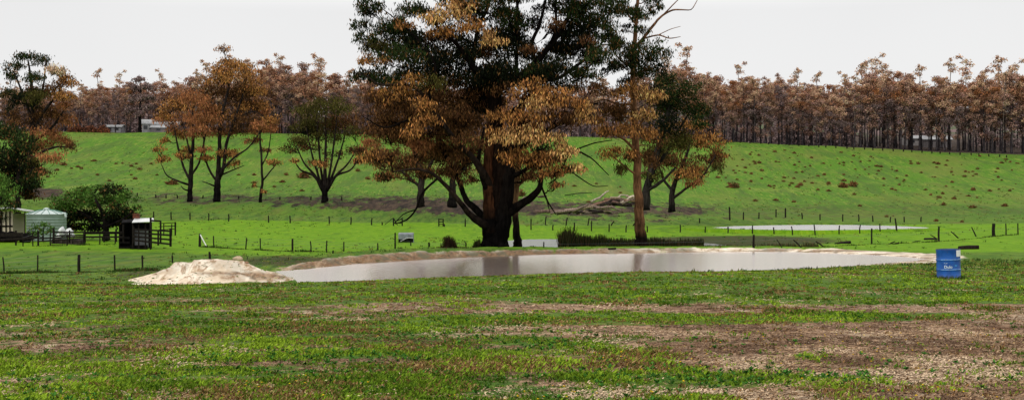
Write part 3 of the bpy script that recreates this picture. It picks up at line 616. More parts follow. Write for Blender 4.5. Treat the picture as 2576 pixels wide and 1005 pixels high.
# --- row of scorched gums at the foot of the left hill
mid_tree('paddock_gum_tree', 'orange scorched gum leftmost of the row along the burnt strip', 478, 214,
  [[(478, 506, 0, 10), (478, 485, 0, 8), (480, 450, 0, 7.5), (482, 400, 0, 6), (486, 340, 0, 4.5), (484, 280, 0, 2.5)],
   [(480, 455, 0, 4.5), (462, 420, 1, 3.6), (448, 370, 1, 3), (436, 310, 1, 1.6)], [(479, 465, 0, 4), (450, 455, -1, 2.8), (420, 440, -1, 2), (405, 410, -1, 1)],
   [(481, 440, 0, 4), (500, 410, 0, 3), (512, 360, 0, 2.4), (515, 300, 0, 1.4)], [(478, 480, 0, 2.6), (462, 474, -1, 2), (455, 466, -1, 1)], [(482, 400, 0, 3), (470, 350, -1, 2.4), (455, 300, -1, 1.4)]],
  [(440, 268, 38, 26, 'o'), (488, 252, 38, 30, 'r'), (418, 292, 26, 22, 'o'), (470, 305, 48, 28, 'r'), (512, 280, 30, 30, 'r'), (444, 335, 34, 16, 'o'), (500, 330, 34, 22, 'r'), (412, 350, 16, 12, 'o'), (402, 372, 16, 10, 'o'), (480, 375, 26, 12, 'o'), (410, 398, 22, 12, 'o'), (460, 390, 22, 12, 'o'), (515, 375, 20, 14, 'r'), (400, 300, 14, 12, 'r'), (520, 395, 18, 10, 'o')], 51)
mid_tree('paddock_gum_tree', 'tallest orange gum in the row along the burnt strip with forked black trunk', 546, 214,
  [[(546, 506, 0, 13), (546, 485, 0, 11), (548, 455, 0, 10), (550, 420, 0, 7), (552, 360, 0, 6), (558, 290, 0, 5), (575, 220, 0, 3.5), (580, 165, 0, 2)],
   [(550, 450, 0, 7.5), (562, 420, -1, 6), (568, 370, -1, 5), (590, 300, -1, 4), (615, 230, -1, 2.4)], [(560, 425, -1, 4), (590, 395, -2, 3), (625, 370, -2, 2.4), (655, 330, -2, 1.4)],
   [(548, 460, 0, 4), (524, 420, 1, 3.2), (512, 370, 1, 2.6), (525, 300, 1, 1.8), (535, 240, 1, 1)], [(555, 440, 0, 3), (590, 425, 0, 2), (615, 415, 0, 1)], [(547, 470, 0, 3), (528, 462, -1, 2.2), (508, 455, -1, 1)],
   [(590, 300, -1, 3), (635, 280, -1, 2.4), (675, 300, -1, 1.5)]],
  [(575, 160, 38, 24, 'o'), (555, 195, 46, 32, 'o'), (615, 182, 42, 32, 'o'), (535, 235, 38, 30, 'd'), (598, 240, 52, 34, 'd'), (640, 225, 26, 34, 'o'), (642, 268, 46, 28, 'o'), (560, 290, 56, 22, 'o'), (628, 305, 50, 28, 'd'), (680, 302, 24, 28, 'o'), (515, 300, 38, 24, 'r'), (600, 330, 44, 24, 'd'), (660, 325, 34, 18, 'r'), (545, 335, 40, 18, 'r'), (575, 385, 30, 18, 'o'), (590, 412, 22, 12, 'o'), (525, 260, 30, 24, 'd'), (560, 120, 22, 10, 'o'), (640, 350, 28, 12, 'r'), (505, 395, 22, 10, 'o')], 52, dens=88)
mid_tree('paddock_gum_tree', 'thin young gum in the row right of the tallest orange one', 656, 213,
  [[(655, 509, 0, 6), (656, 485, 0, 4.6), (660, 455, 0, 4), (658, 400, 0, 3.4), (654, 340, 0, 2.6), (656, 290, 0, 1.4)], [(660, 455, 0, 2.8), (680, 430, 0, 2.2), (700, 405, 0, 1.2)], [(659, 415, 0, 2.4), (675, 380, 0, 2), (682, 330, 0, 1.2)]],
  [(650, 315, 26, 18, 'r'), (682, 322, 22, 16, 'r'), (688, 405, 26, 8, 'o'), (666, 375, 14, 10, 'r'), (660, 280, 22, 14, 'r'), (665, 478, 10, 8, 'o'), (642, 465, 8, 7, 'o')], 53, twig=.035)
fan = []
for i, (ex, ey, d) in enumerate([(745, 365, 1), (770, 320, -1), (795, 275, 1), (820, 250, 0), (850, 275, -1), (872, 320, 1), (900, 365, -1), (735, 395, -1), (905, 395, 1)]):
    fan.append([(817+(ex-817)*.05, 480, 0, 5.5), (817+(ex-817)*.35, 440, d*.5, 4), (817+(ex-817)*.72, ey+(480-ey)*.38, d, 2.8), (ex, ey, d, 1.3)])
mid_tree('olive_gum_tree', 'olive green vase shaped gum with many fanning stems right of the orange row', 817, 213,
  [[(817, 508, 0, 12), (817, 490, 0, 9.5), (817, 470, 0, 9), (818, 420, 0, 5), (820, 350, 0, 3)]]+fan,
  [(815, 252, 46, 20, 'y'), (778, 275, 40, 26, 'y'), (852, 272, 40, 26, 'y'), (800, 300, 50, 34, 'y'), (860, 310, 46, 36, 'd'), (760, 320, 36, 24, 'y'), (890, 335, 26, 24, 'y'), (820, 340, 50, 28, 'y'), (745, 350, 34, 18, 'y'), (728, 372, 22, 16, 'd'), (895, 378, 36, 18, 'd'), (800, 410, 36, 10, 'o'), (740, 402, 16, 8, 'o'), (840, 385, 30, 14, 'd'), (780, 370, 34, 16, 'd'), (905, 405, 22, 10, 'r')], 54, dens=70)

# --- left edge trees
mid_tree('gum_tree', 'tall gum at the left edge, green top over rust lower boughs', 72, 200,
  [[(72, 500, 0, 13), (74, 450, 0, 10), (76, 380, 0, 8), (82, 300, 0, 6.5), (80, 220, 0, 4.5), (70, 150, 0, 2.4)], [(78, 350, 0, 6), (105, 290, 0, 5), (140, 240, 0, 3.6), (165, 205, 0, 1.6)], [(80, 300, 0, 5), (55, 230, 0, 3.6), (35, 180, 0, 2)], [(76, 400, 0, 5), (120, 375, -1, 4), (150, 368, -1, 3), (190, 372, -1, 1.4)], [(77, 360, 0, 5), (130, 320, 1, 4), (170, 268, 1, 2), (190, 262, 1, 1)], [(82, 270, 0, 4), (110, 210, 0, 3), (115, 150, 0, 1.6)], [(76, 390, 0, 4), (40, 340, 0, 3), (20, 280, 0, 2)]],
  [(62, 140, 36, 16, 'g'), (100, 155, 30, 20, 'g'), (40, 165, 30, 18, 'g'), (28, 190, 22, 14, 'g'), (85, 195, 36, 22, 'g'), (25, 235, 26, 20, 'g'), (70, 230, 36, 22, 'g'), (60, 255, 46, 24, 'b'), (100, 245, 36, 24, 'y'), (145, 175, 28, 20, 'l'), (165, 205, 24, 22, 'o'), (130, 215, 32, 24, 'd'), (160, 240, 30, 24, 'o'), (115, 285, 40, 28, 'd'), (165, 265, 26, 14, 'r'), (55, 305, 44, 26, 'd'), (105, 330, 48, 30, 'r'), (140, 355, 40, 22, 'r'), (75, 370, 46, 32, 'r'), (120, 395, 42, 20, 'r'), (175, 368, 28, 14, 'd'), (60, 425, 40, 34, 'r'), (20, 290, 28, 28, 'd'), (105, 430, 26, 16, 'd'), (15, 340, 30, 30, 'd'), (160, 300, 30, 22, 'r')], 61, L=.45, dens=85)
mid_tree('dark_bush_tree', 'dense dark green tree at the left edge behind the shed', 45, 138,
  [[(45, 555, 0, 9), (44, 500, 0, 7), (45, 430, 0, 5), (40, 360, 0, 3)], [(45, 480, 0, 4), (70, 440, 0, 3), (85, 420, 0, 2)]],
  [(18, 335, 40, 34, 'g'), (55, 370, 36, 36, 'g'), (20, 410, 46, 44, 'b'), (62, 425, 38, 38, 'g'), (82, 455, 22, 30, 'g'), (45, 470, 46, 36, 'b'), (85, 410, 16, 18, 'y'), (70, 485, 30, 26, 'd'), (-15, 380, 40, 50, 'b'), (-20, 320, 30, 24, 'g')], 63, dens=120, L=.34, W=.16, depth=2.5, twig=.03)
mid_tree('bluish_bush', 'soft blue green shrub mass over the left end of the shed', -5, 112,
  [[(-5, 605, 0, 7), (-4, 560, 0, 6), (-5, 500, 0, 4)]],
  [(-10, 455, 40, 26, 'G'), (14, 485, 34, 30, 'G'), (-20, 500, 40, 34, 'g'), (25, 515, 24, 20, 'g'), (-15, 540, 34, 26, 'b')], 64, dens=170, L=.26, W=.1, depth=1.5, twig=.02)
mid_tree('round_green_tree', 'low round leafy green tree between water tank and stock shelter', 268, 121,
  [[(268, 604, 0, 11), (267, 585, 0, 8), (266, 560, 0, 7), (255, 530, 0, 5), (240, 500, 0, 3)], [(267, 570, 0, 6), (285, 540, 0, 4.5), (300, 510, 0, 3)], [(267, 575, 0, 5), (230, 550, 0, 4), (190, 525, 0, 2.4)], [(267, 570, 0, 4), (310, 550, -1, 3), (335, 530, -1, 2)]],
  [(160, 505, 30, 20, 'G'), (190, 488, 34, 18, 'G'), (235, 482, 40, 18, 'G'), (285, 482, 40, 16, 'g'), (318, 500, 30, 22, 'G'), (205, 515, 44, 26, 'G'), (260, 510, 46, 26, 'G'), (305, 530, 40, 26, 'g'), (155, 535, 30, 22, 'g'), (195, 548, 40, 24, 'g'), (250, 545, 46, 26, 'b'), (320, 545, 26, 18, 'g'), (140, 520, 16, 14, 'G'), (345, 522, 10, 10, 'G'), (290, 560, 36, 16, 'b'), (225, 570, 34, 14, 'b'), (180, 570, 30, 14, 'b'), (240, 470, 22, 8, 'G'), (205, 472, 14, 6, 'G')], 65, dens=170, L=.3, W=.15, depth=2.0, twig=.02, droop=.3)
mid_tree('small_bush', 'small light green bush in front of the water tank', 108, 110,
  [[(108, 607, 0, 3), (108, 590, 0, 2), (110, 575, 0, 1.2)]],
  [(90, 572, 14, 12, 'G'), (112, 566, 14, 12, 'G'), (125, 580, 16, 12, 'G'), (100, 585, 20, 12, 'G'), (78, 585, 10, 9, 'g')], 66, dens=230, L=.24, W=.1, depth=.6, twig=.012, droop=.2)

# ------------------------------------------------------------------ hilltop forest
def forest_variant(i):
    r = np.random.default_rng(100+i)
    H = r.uniform(18.5, 23.5); pale = i in (3, 7); dark = i in (4, 9)
    bend = r.normal(size=2)*.5
    pts = [(np.array([bend[0]*t*t*1.6, bend[1]*t*t, H*.93*t]), (.25 if not pale else .17)*(1-.8*t)+.03) for t in np.linspace(0, 1, 7)]
    pts[0] = (pts[0][0]-np.array([0, 0, .6]), pts[0][1]*1.3)
    L = [pts]; cl = []
    nb = int(r.integers(13, 18)) if not pale else int(r.integers(8, 11))
    for k in range(nb):
        t = (.42 if not pale else .5)+.56*(k+.5)/nb; a = k*2.4+r.uniform(-.6, .6); R = (2.0-2.4*abs(t-.74))*r.uniform(.25, 1.25)
        c = np.array([math.cos(a)*R+bend[0]*t*t, math.sin(a)*R, H*t+r.uniform(-.5, .9)])
        sz = r.uniform(.65, 1.3)*(.85 if pale else 1)
        if pale: key = r.choice(['l', 'p', 'p'])
        elif dark: key = r.choice(['n', 'n', 'm'])
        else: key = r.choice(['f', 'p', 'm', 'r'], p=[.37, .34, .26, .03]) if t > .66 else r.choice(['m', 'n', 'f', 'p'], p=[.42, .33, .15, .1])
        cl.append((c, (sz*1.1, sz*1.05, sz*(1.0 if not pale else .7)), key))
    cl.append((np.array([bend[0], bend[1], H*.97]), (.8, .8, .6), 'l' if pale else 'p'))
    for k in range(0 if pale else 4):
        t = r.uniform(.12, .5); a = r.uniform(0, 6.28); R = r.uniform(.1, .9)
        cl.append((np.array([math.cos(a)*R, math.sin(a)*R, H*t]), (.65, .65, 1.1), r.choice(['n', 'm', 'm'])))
    return tree('v%d' % i, '', '', (0, 0, 0), L, cl, .50, .24, 60 if pale else 84, barkcol=(.07, .055, .052) if not pale else (.16, .12, .10), char=(.040, .034, .036), char_h=H*.5, twig=.045, seed=200+i, mesh_only=True, nsub=8, sub=.38 if not pale else .34, droop=.5, flat=.95, sides0=6, sides1=3), pale, dark, H  # trunk and char tones lightened too, haze mixed into the colour
NV = 12
VAR = [forest_variant(i) for i in range(NV)]
def where(px):
    for lim, s in ((60, 'behind the green topped gum at the left edge'), (130, 'above the rusty hedge on the left crest'), (185, 'beside the white farmhouse on the left crest'), (290, 'behind the row of orange paddock gums'), (365, 'behind the olive vase shaped gum'), (560, 'behind the huge gum'), (700, 'behind the tall slender gum'), (770, 'just right of the dark green gum'), (830, 'in the left part of the right hand forest'), (900, 'in the middle of the right hand forest'), (960, 'above the pale sheds of the right hand forest')):
        if px < lim: return s
    return 'at the right end of the right hand forest'
FG = 'burnt gums of the hilltop forest'
kindname = {0: 'russet crowned burnt gum', 1: 'thin pale topped burnt gum', 2: 'dark mauve burnt gum'}
def skyline(px):   # display row of the tree tops
    return np.interp(px, [0, 75, 100, 150, 180, 240, 262, 320, 350, 400, 600, 670, 690, 720, 760, 800, 850, 870, 890, 930, 960, 1000, 1024, 1100],
                     [205, 222, 200, 195, 190, 180, 150, 168, 190, 200, 200, 150, 165, 185, 192, 205, 205, 175, 172, 195, 185, 172, 172, 180])
spots = []
r = np.random.default_rng(77)
for row, (Y, gap) in enumerate([(354, 9.2), (362, 9.6), (372, 10.5), (384, 11.5)]):
    px = -22.0+row*3.3
    while px < 1046:
        q = px+r.uniform(-3.2, 3.2); px += gap*r.uniform(.75, 1.3)
        hidden = 452 < q < 560 or (600 < q < 672)
        if hidden and (row > 0 or r.random() < .55): continue
        if row > 1 and q > 372 and q < 690: continue
        if 140 < q < 178 and Y < 375: continue      # the farmhouse stands here
        if q < 80 and row == 0 and r.random() < .6: continue
        if q > 880 and row >= 2 and r.random() < .35: continue
        spots.append((q, Y+r.uniform(-2.5, 2.5), row))
print('forest trees', len(spots))
first = {}
def place_forest(q, Y, row, vi=None, hscale=None):
    top = skyline(q)*(1+r.normal()*.0)+r.normal()*10-row*3
    vi = int(r.choice([0, 1, 2, 5, 6, 8, 10, 4, 9, 3, 7], p=[.11]*7+[.04, .04, .10, .05])) if vi is None else vi
    if vi in (3, 7): top -= r.uniform(6, 30)
    else: top += abs(r.normal())*13+(5 if q > 380 else 11)
    if vi in (4, 9): top += 12
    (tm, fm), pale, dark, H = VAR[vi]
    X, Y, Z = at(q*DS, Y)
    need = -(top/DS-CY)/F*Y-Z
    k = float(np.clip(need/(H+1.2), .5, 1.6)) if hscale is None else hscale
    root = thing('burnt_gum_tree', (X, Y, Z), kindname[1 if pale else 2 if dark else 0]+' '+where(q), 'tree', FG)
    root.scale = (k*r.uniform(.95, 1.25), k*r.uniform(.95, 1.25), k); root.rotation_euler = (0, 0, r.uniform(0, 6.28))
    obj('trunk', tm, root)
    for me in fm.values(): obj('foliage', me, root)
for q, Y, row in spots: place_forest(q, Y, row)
for q in (164, 232, 246, 322, 668, 683, 872, 884, 995): place_forest(q, 390, 2, 3 if q % 2 else 7)
# the far-off wood behind, one mass
def far_wood():
    V = []; C = []
    rr = np.random.default_rng(5); tb = MB()
    n = 420
    for i in range(n):
        px = rr.uniform(-260, 1290); Y = rr.uniform(396, 450)
        X, Y, Z = at(px*DS, Y); h = -(skyline(px)/DS-CY)/F*Y-Z+rr.normal()*1.6-4.0
        low = .0 if px < 850 else (.0 if rr.random() < .45 else .35)
        m = 520; t = rr.uniform(low, 1, m)**1.15; R = (1-.55*np.abs(t-.6))*3.2
        a = rr.uniform(0, 6.28, m); q = rr.uniform(.2, 1, m)**.5
        V.append(np.stack([X+np.cos(a)*R*q, Y+np.sin(a)*R*q, Z+h*t], 1))
        base = np.where((t < .5)[:, None], np.array((.29, .21, .20)), np.array(PAL[rr.choice(['m', 'p', 'm'])]))  # lower half paler mauve, haze put into the leaf colour
        C.append(base*rr.uniform(.6, 1.3, (m, 1)))
        tb.tube([(X, Y, Z-.5), (X+rr.normal()*.3, Y, Z+h*.85)], [.26, .06], 5, False, (.018, .015, .015))
    v, f, c = cards(np.concatenate(V), 1.05, .6, .35, np.concatenate(C), rr)
    nv = len(v); tv = np.concatenate(tb.v); tf = np.array(tb.f)+nv
    o = obj('far_wood', mesh_of('far_wood', np.vstack([v, tv]), np.vstack([f, tf]), LEAF, np.vstack([c, np.concatenate(tb.c)])))
    tag(o, 'far off mass of burnt woodland behind the hilltop trees', 'woodland', None, 'stuff')
far_wood()

# ------------------------------------------------------------------ shrubs, bracken, reeds
def brush_mesh(name, n, rx, rz, L, W, cols, seed, up=.75):
    rr = np.random.default_rng(seed)
    g = rr.normal(size=(n, 3)); g *= np.minimum(1, 1.7/np.linalg.norm(g, axis=1))[:, None]; p = np.stack([g[:, 0]*rx*.45, g[:, 1]*rx*.45, np.abs(g[:, 2])*rz*.45], 1)
    col = np.array(cols)[rr.integers(0, len(cols), n)]*rr.uniform(.6, 1.3, (n, 1))
    v, f, c = cards(p, L, W, -up if False else .0, col, rr)
    return mesh_of(name, v, f, LEAF, c)
BR = [brush_mesh('bracken_clump', 190, .75, .75, .46, .18, [(.20, .085, .032), (.12, .065, .028), (.27, .13, .05), (.10, .11, .03)], 300+i) for i in range(5)]
def bracken(dx, dy, s, label, grp):
    h = hit(dx, dy)
    if h is None: return
    o = obj('bracken_clump', BR[int(r.integers(0, 5))], None, h)
    k = .82*s/DS*h[1]/F; o.scale = (k*r.uniform(.9, 1.5), k, k*r.uniform(.8, 1.15)); o.rotation_euler = (0, 0, r.uniform(0, 6))
    tag(o, label, 'bracken', grp)
for x, y, s, l in [(1845, 471, 26, 'wide rust bracken patch nearest the scorched gum on the right hill'), (2122, 470, 20, 'dense rust bracken clump, left of the big pair on the right hill'), (2146, 468, 20, 'dense rust bracken clump, right of the big pair on the right hill'), (432, 463, 22, 'flat rust bracken patch left of the leftmost paddock gum'), (765, 446, 30, 'wide brown bracken patch left of the olive gum trunk'), (2527, 518, 14, 'round rust bracken clump nearest the right edge of the hill'), (2445, 522, 13, 'round rust bracken clump second from the right edge of the hill'), (160, 415, 16, 'rust bracken clump by the left edge gum'),
                   (1306, 492, 24, 'bright rust bracken patch in the crook of the huge gum trunk')]:
    bracken(x, y, s, l, None)
brl = []
for _ in range(150):
    x = r.uniform(1800, 2570); y = r.uniform(372, 470)+max(0, (x-1800)/776)*r.uniform(0, 70)
    brl.append((x, y, r.uniform(3.2, 8.5), 'small scattered rust bracken clump on the right hillside', 'bracken on the right hillside'))
for x, y in [(2084, 462), (2013, 466), (1952, 504), (1997, 508), (2163, 518), (2362, 496), (2400, 500), (2374, 515), (2448, 478), (2540, 480), (2210, 430), (2255, 430), (2310, 412), (2360, 412), (1910, 410), (2520, 410), (2490, 480), (1900, 505), (2355, 556), (2420, 558), (2230, 545)]:
    brl.append((x, y, r.uniform(7, 12), 'medium rust bracken clump on the right hillside', 'larger bracken on the right hillside'))
for x, y in [(292, 412), (308, 411), (343, 412), (352, 426), (330, 418), (236, 405), (180, 424), (205, 424), (143, 428), (196, 420), (330, 440), (340, 450), (395, 440), (275, 455), (380, 412), (120, 445), (245, 440)]:
    brl.append((x, y, r.uniform(6, 10), 'small rust bracken clump on the left hillside', 'bracken on the left hillside'))
for x, y in [(690, 470), (710, 458), (600, 440), (640, 440), (720, 440), (925, 450), (900, 430), (760, 480), (640, 460)]:
    brl.append((x, y, r.uniform(6, 11), 'small rust bracken clump between the paddock gums', 'bracken between the paddock gums'))
for x, y in [(1445, 468), (1500, 462), (1560, 485), (1455, 430), (1520, 400), (1480, 508), (1560, 470)]:
    brl.append((x, y, r.uniform(5, 9), 'small rust bracken clump behind the log pile', 'bracken behind the log pile'))
for b in brl: bracken(*b)
def reeds(name, label, spans, n, hgt, cols, seed, cat='reeds', kind='stuff'):
    rr = np.random.default_rng(seed); V = []; Fc = []; C = []
    for (x0, x1, Y0, Y1, hh, m) in spans:
        for _ in range(m):
            px = rr.uniform(x0, x1) if kind == 'stuff' else (x0+x1)/2+float(np.clip(rr.normal(), -2.2, 2.2))*(x1-x0)/4.4; Y = rr.uniform(Y0, Y1); X, Y, Z = at(px, Y)
            Z = max(Z, WZ2) if 110 < Y < 145 else Z
            h = hh*rr.uniform(.5, 1.15)*(1 if kind == 'stuff' else 1.35*math.exp(-((px-(x0+x1)/2)/(x1-x0)*2.2)**2))*(.45+1.1*float(vnoise(np.array([X*.9+seed*9]), np.array([3.3]))[0])); l = rr.normal(size=2)*.16*h; w = .05*rr.uniform(.7, 1.5); k = len(V)
            a = rr.uniform(0, 3.14); ux, uy = math.cos(a)*w, math.sin(a)*w
            V += [(X-ux, Y-uy, Z-.05), (X+ux, Y+uy, Z-.05), (X+l[0]+ux*.2, Y+l[1], Z+h), (X+l[0]-ux*.2, Y+l[1], Z+h)]
            Fc.append((k, k+1, k+2, k+3)); C += [np.array(cols[int(rr.integers(len(cols)))])*rr.uniform(.6, 1.3)]*4
    o = obj(name, mesh_of(name, np.array(V), np.array(Fc), LEAF, np.array(C)))
    tag(o, label, cat, None, kind)
RC = [(.018, .026, .008), (.030, .036, .012), (.055, .040, .016)]
reeds('reed_bed', 'dark rushes growing in the pool around the tall slender gum', [(1408, 1490, 120, 127, 1.15, 900), (1490, 1600, 121, 128, .85, 900), (1590, 1770, 119, 127, .8, 1300), (1500, 1600, 112, 118, .5, 500), (1405, 1440, 119, 124, 1.5, 260)], 0, 0, RC, 1)
reeds('rush_tussock', 'dark brown rush tussock left of the huge trunk', [(1108, 1152, 110, 113, .95, 420)], 0, 0, [(.05, .026, .014), (.03, .02, .012)], 2, 'rushes', 'thing')
reeds('rush_tussock', 'low dark rush tussock touching the left side of the huge trunk', [(1188, 1216, 111, 114, .9, 260)], 0, 0, RC, 3, 'rushes', 'thing')
reeds('bank_weeds', 'dull brown weeds along the rear of the pond bank', [(1060, 1215, 109, 112, .35, 700), (1720, 2060, 113, 118, .35, 900), (1000, 1060, 108, 110, .4, 160)], 0, 0, [(.075, .05, .02), (.04, .05, .015)], 4, 'weeds')

# ------------------------------------------------------------------ grass of the near field
def grass():
    rr = np.random.default_rng(12); V = []; C = []
    n = 168000
    iy = rr.uniform(1/85., 1/9.3, n); Y = 1/iy; px = rr.uniform(-420, 1444, n); X = (px-CX)/F*Y; Z = gz(X, Y)
    b = masks(X, Y, Z)[0]
    patch = fbm(X*1.3, Y*1.3, 3, 71)
    keep = rr.random(n) < np.clip(1.05-b*1.25+(patch-.5)*2.2, .04, 1)
    X, Y, Z, b, patch = X[keep], Y[keep], Z[keep], b[keep], patch[keep]; n = len(X)
    nb = 7
    Xr = np.repeat(X, nb)+rr.normal(size=n*nb)*.035; Yr = np.repeat(Y, nb)+rr.normal(size=n*nb)*.035; Zr = np.repeat(Z, nb)
    h = np.repeat(rr.uniform(.010, .036, n)*(1+1.1*np.clip(patch-.5, 0, 1)*2), nb)*rr.uniform(.5, 1.4, n*nb)
    a = rr.uniform(0, 6.28, n*nb); l = h*rr.uniform(.2, 1.2, n*nb); w = (.0032+.00036*Yr)*rr.uniform(.8, 1.6, n*nb)
    d = np.stack([np.cos(a), np.sin(a)], 1); s = np.stack([-d[:, 1], d[:, 0]], 1)
    B = np.stack([Xr, Yr, Zr-.005], 1)
    p0 = B.copy(); p0[:, :2] -= s*w[:, None]; p1 = B.copy(); p1[:, :2] += s*w[:, None]
    m = B.copy(); m[:, :2] += d*(l*.4)[:, None]; m[:, 2] += h*.7
    p2 = m.copy(); p2[:, :2] += s*(w*.8)[:, None]
    tp = B.copy(); tp[:, :2] += d*l[:, None]; tp[:, 2] += h
    V = np.stack([p0, p1, p2, tp], 1).reshape(-1, 3)
    tone = np.repeat(np.clip((fbm(X*.6, Y*.6, 4, 88)-.5)*2.0+.5+rr.normal(size=n)*.22, 0, 1), nb)[:, None]
    col = np.array((.046, .104, .008))*(1-tone)+np.array((.245, .365, .024))*tone
    dry = np.repeat(rr.random(n) < np.clip((fbm(X*.9+3, Y*.9, 4, 303)-.49)*2.6+.10+.25*b, .03, .65), nb)
    col[dry] = np.array([(.24, .130, .048), (.16, .080, .032), (.32, .22, .085), (.13, .095, .030)])[rr.integers(0, 4, int(dry.sum()))]
    col = col*rr.uniform(.65, 1.3, (len(col), 1))
    C = np.repeat(col, 4, axis=0)
    o = obj('grass', mesh_of('grass', V, np.arange(len(V)).reshape(-1, 4), LEAF, C)); tag(o, 'short patchy paddock grass over the near field', 'grass', None, 'stuff')
    # broad-leaved weeds
    n = 14500; Y = 1/rr.uniform(1/34., 1/9.3, n); px = rr.uniform(-400, 1424, n); X = (px-CX)/F*Y; Z = gz(X, Y)
    b = masks(X, Y, Z)[0]; patch = fbm(X*.7, Y*.7, 3, 171); k = rr.random(n) < np.clip((patch-.44)*5, .06, 1)*np.clip(1.25-b, .15, 1); X, Y, Z = X[k], Y[k], Z[k]; n = len(X)
    nb = 11; c = np.repeat(np.stack([X, Y, Z+.01], 1), nb, axis=0)
    a = rr.uniform(0, 6.28, n*nb); el = rr.uniform(.15, .9, n*nb); L = np.repeat(rr.uniform(.022, .062, n), nb)*rr.uniform(.6, 1.2, n*nb)
    d = np.stack([np.cos(a)*np.cos(el), np.sin(a)*np.cos(el), np.sin(el)], 1); s = np.stack([-np.sin(a), np.cos(a), 0*a], 1)*(L*.22)[:, None]
    V = np.stack([c, c+d*L[:, None]*.6+s, c+d*L[:, None], c+d*L[:, None]*.6-s], 1).reshape(-1, 3)
    col = np.array((.038, .120, .016))*rr.uniform(.4, 1.9, (n*nb, 1))
    o = obj('weeds', mesh_of('weeds', V, np.arange(len(V)).reshape(-1, 4), LEAF, np.repeat(col, 4, axis=0))); tag(o, 'dark leafy rosette weeds among the near grass', 'weeds', None, 'stuff')
    # dead, flattened grass on the worn soil
    n = 96000; Y = 1/rr.uniform(1/60., 1/9.3, n); px = rr.uniform(-420, 1444, n); X = (px-CX)/F*Y; Z = gz(X, Y)
    b = masks(X, Y, Z)[0]; pt = fbm(X*1.1, Y*1.1, 4, 411); k = rr.random(n) < np.clip(b*1.2-.22+(pt-.5)*1.8, .04, .9); X, Y, Z, b, pt = X[k], Y[k], Z[k], b[k], pt[k]; n = len(X)
    nb = 5; c = np.repeat(np.stack([X, Y, Z+.006], 1), nb, axis=0)+rr.normal(size=(n*nb, 3))*np.array([.05, .05, .002])
    a = rr.uniform(0, 6.28, n*nb); el = np.abs(rr.normal(size=n*nb))*.2; Yr = np.repeat(Y, nb); L = rr.uniform(.012, .042, n*nb)*(1+Yr/60.)
    d = np.stack([np.cos(a)*np.cos(el), np.sin(a)*np.cos(el), np.sin(el)], 1); sd = np.stack([-np.sin(a), np.cos(a), .25+0*a], 1)*(.0035+.00035*Yr)[:, None]
    V = np.stack([c-sd, c+sd, c+d*L[:, None]+sd*.5, c+d*L[:, None]-sd*.5], 1).reshape(-1, 3)
    tone = np.clip((fbm(X*.8, Y*.8, 4, 511)-.5)*2.6+.36+rr.normal(size=n)*.17, 0, .999)
    pal = np.array([(.135, .078, .044), (.220, .128, .068), (.340, .218, .124), (.460, .315, .190), (.580, .430, .280)])
    col = np.repeat(pal[(tone*5).astype(int)], nb, axis=0)*rr.uniform(.55, 1.35, (n*nb, 1))
    o = obj('dead_grass', mesh_of('dead_grass', V, np.arange(len(V)).reshape(-1, 4), LEAF, np.repeat(col, 4, axis=0))); tag(o, 'flattened straw and brown dead grass on the worn soil', 'dead grass', None, 'stuff')
    # yellow flower heads, stones and crumbs of soil
    def dots(name, label, cat, n, Ymax, size, cols, z, seed, fl=.6, bw=None):
        rr = np.random.default_rng(seed); Y = 1/rr.uniform(1/Ymax, 1/9.5, n); px = rr.uniform(-20, 1044, n)
        X = (px-CX)/F*Y; Z = gz(X, Y); b = masks(X, Y, Z)[0]
        k = rr.random(n) < np.clip(bw(b, X, Y), 0, 1); X, Y, Z = X[k], Y[k], Z[k]; n = len(X)
        s = rr.uniform(.5, 1.5, n)*size
        oc = np.array([(1, 0, 0), (0, 1, 0), (-1, 0, 0), (0, -1, 0), (0, 0, 1), (0, 0, -1)], float)
        V = (oc[None]*rr.uniform(.6, 1.2, (n, 6, 1))*np.array([1, 1, fl])*s[:, None, None]+np.stack([X, Y, Z+z], 1)[:, None]).reshape(-1, 3)
        T = np.array([(0, 1, 4), (1, 2, 4), (2, 3, 4), (3, 0, 4), (1, 0, 5), (2, 1, 5), (3, 2, 5), (0, 3, 5)])
        Fc = (T[None]+(np.arange(n)*6)[:, None, None]).reshape(-1, 3)
        C = np.repeat(np.array(cols)[rr.integers(0, len(cols), n)]*rr.uniform(.7, 1.2, (n, 1)), 6, axis=0)
        o = obj(name, mesh_of(name, V, Fc, LEAF, C)); tag(o, label, cat, None, 'stuff')
    dots('yellow_flowers', 'tiny yellow flower heads dotted over the near grass', 'flowers', 1300, 30, .011, [(.75, .50, .02), (.70, .42, .02), (.65, .62, .25)], .05, 1, .5, lambda b, x, y: (fbm(x*.5, y*.5, 2, 91)-.42)*5)
    dots('gravel', 'pale stones and dark crumbs scattered over the bare soil', 'gravel', 11000, 40, .013, [(.28, .20, .14), (.10, .065, .045), (.05, .035, .028), (.14, .085, .055), (.45, .36, .26)], .004, 2, .55, lambda b, x, y: b*1.2-.2)
grass()

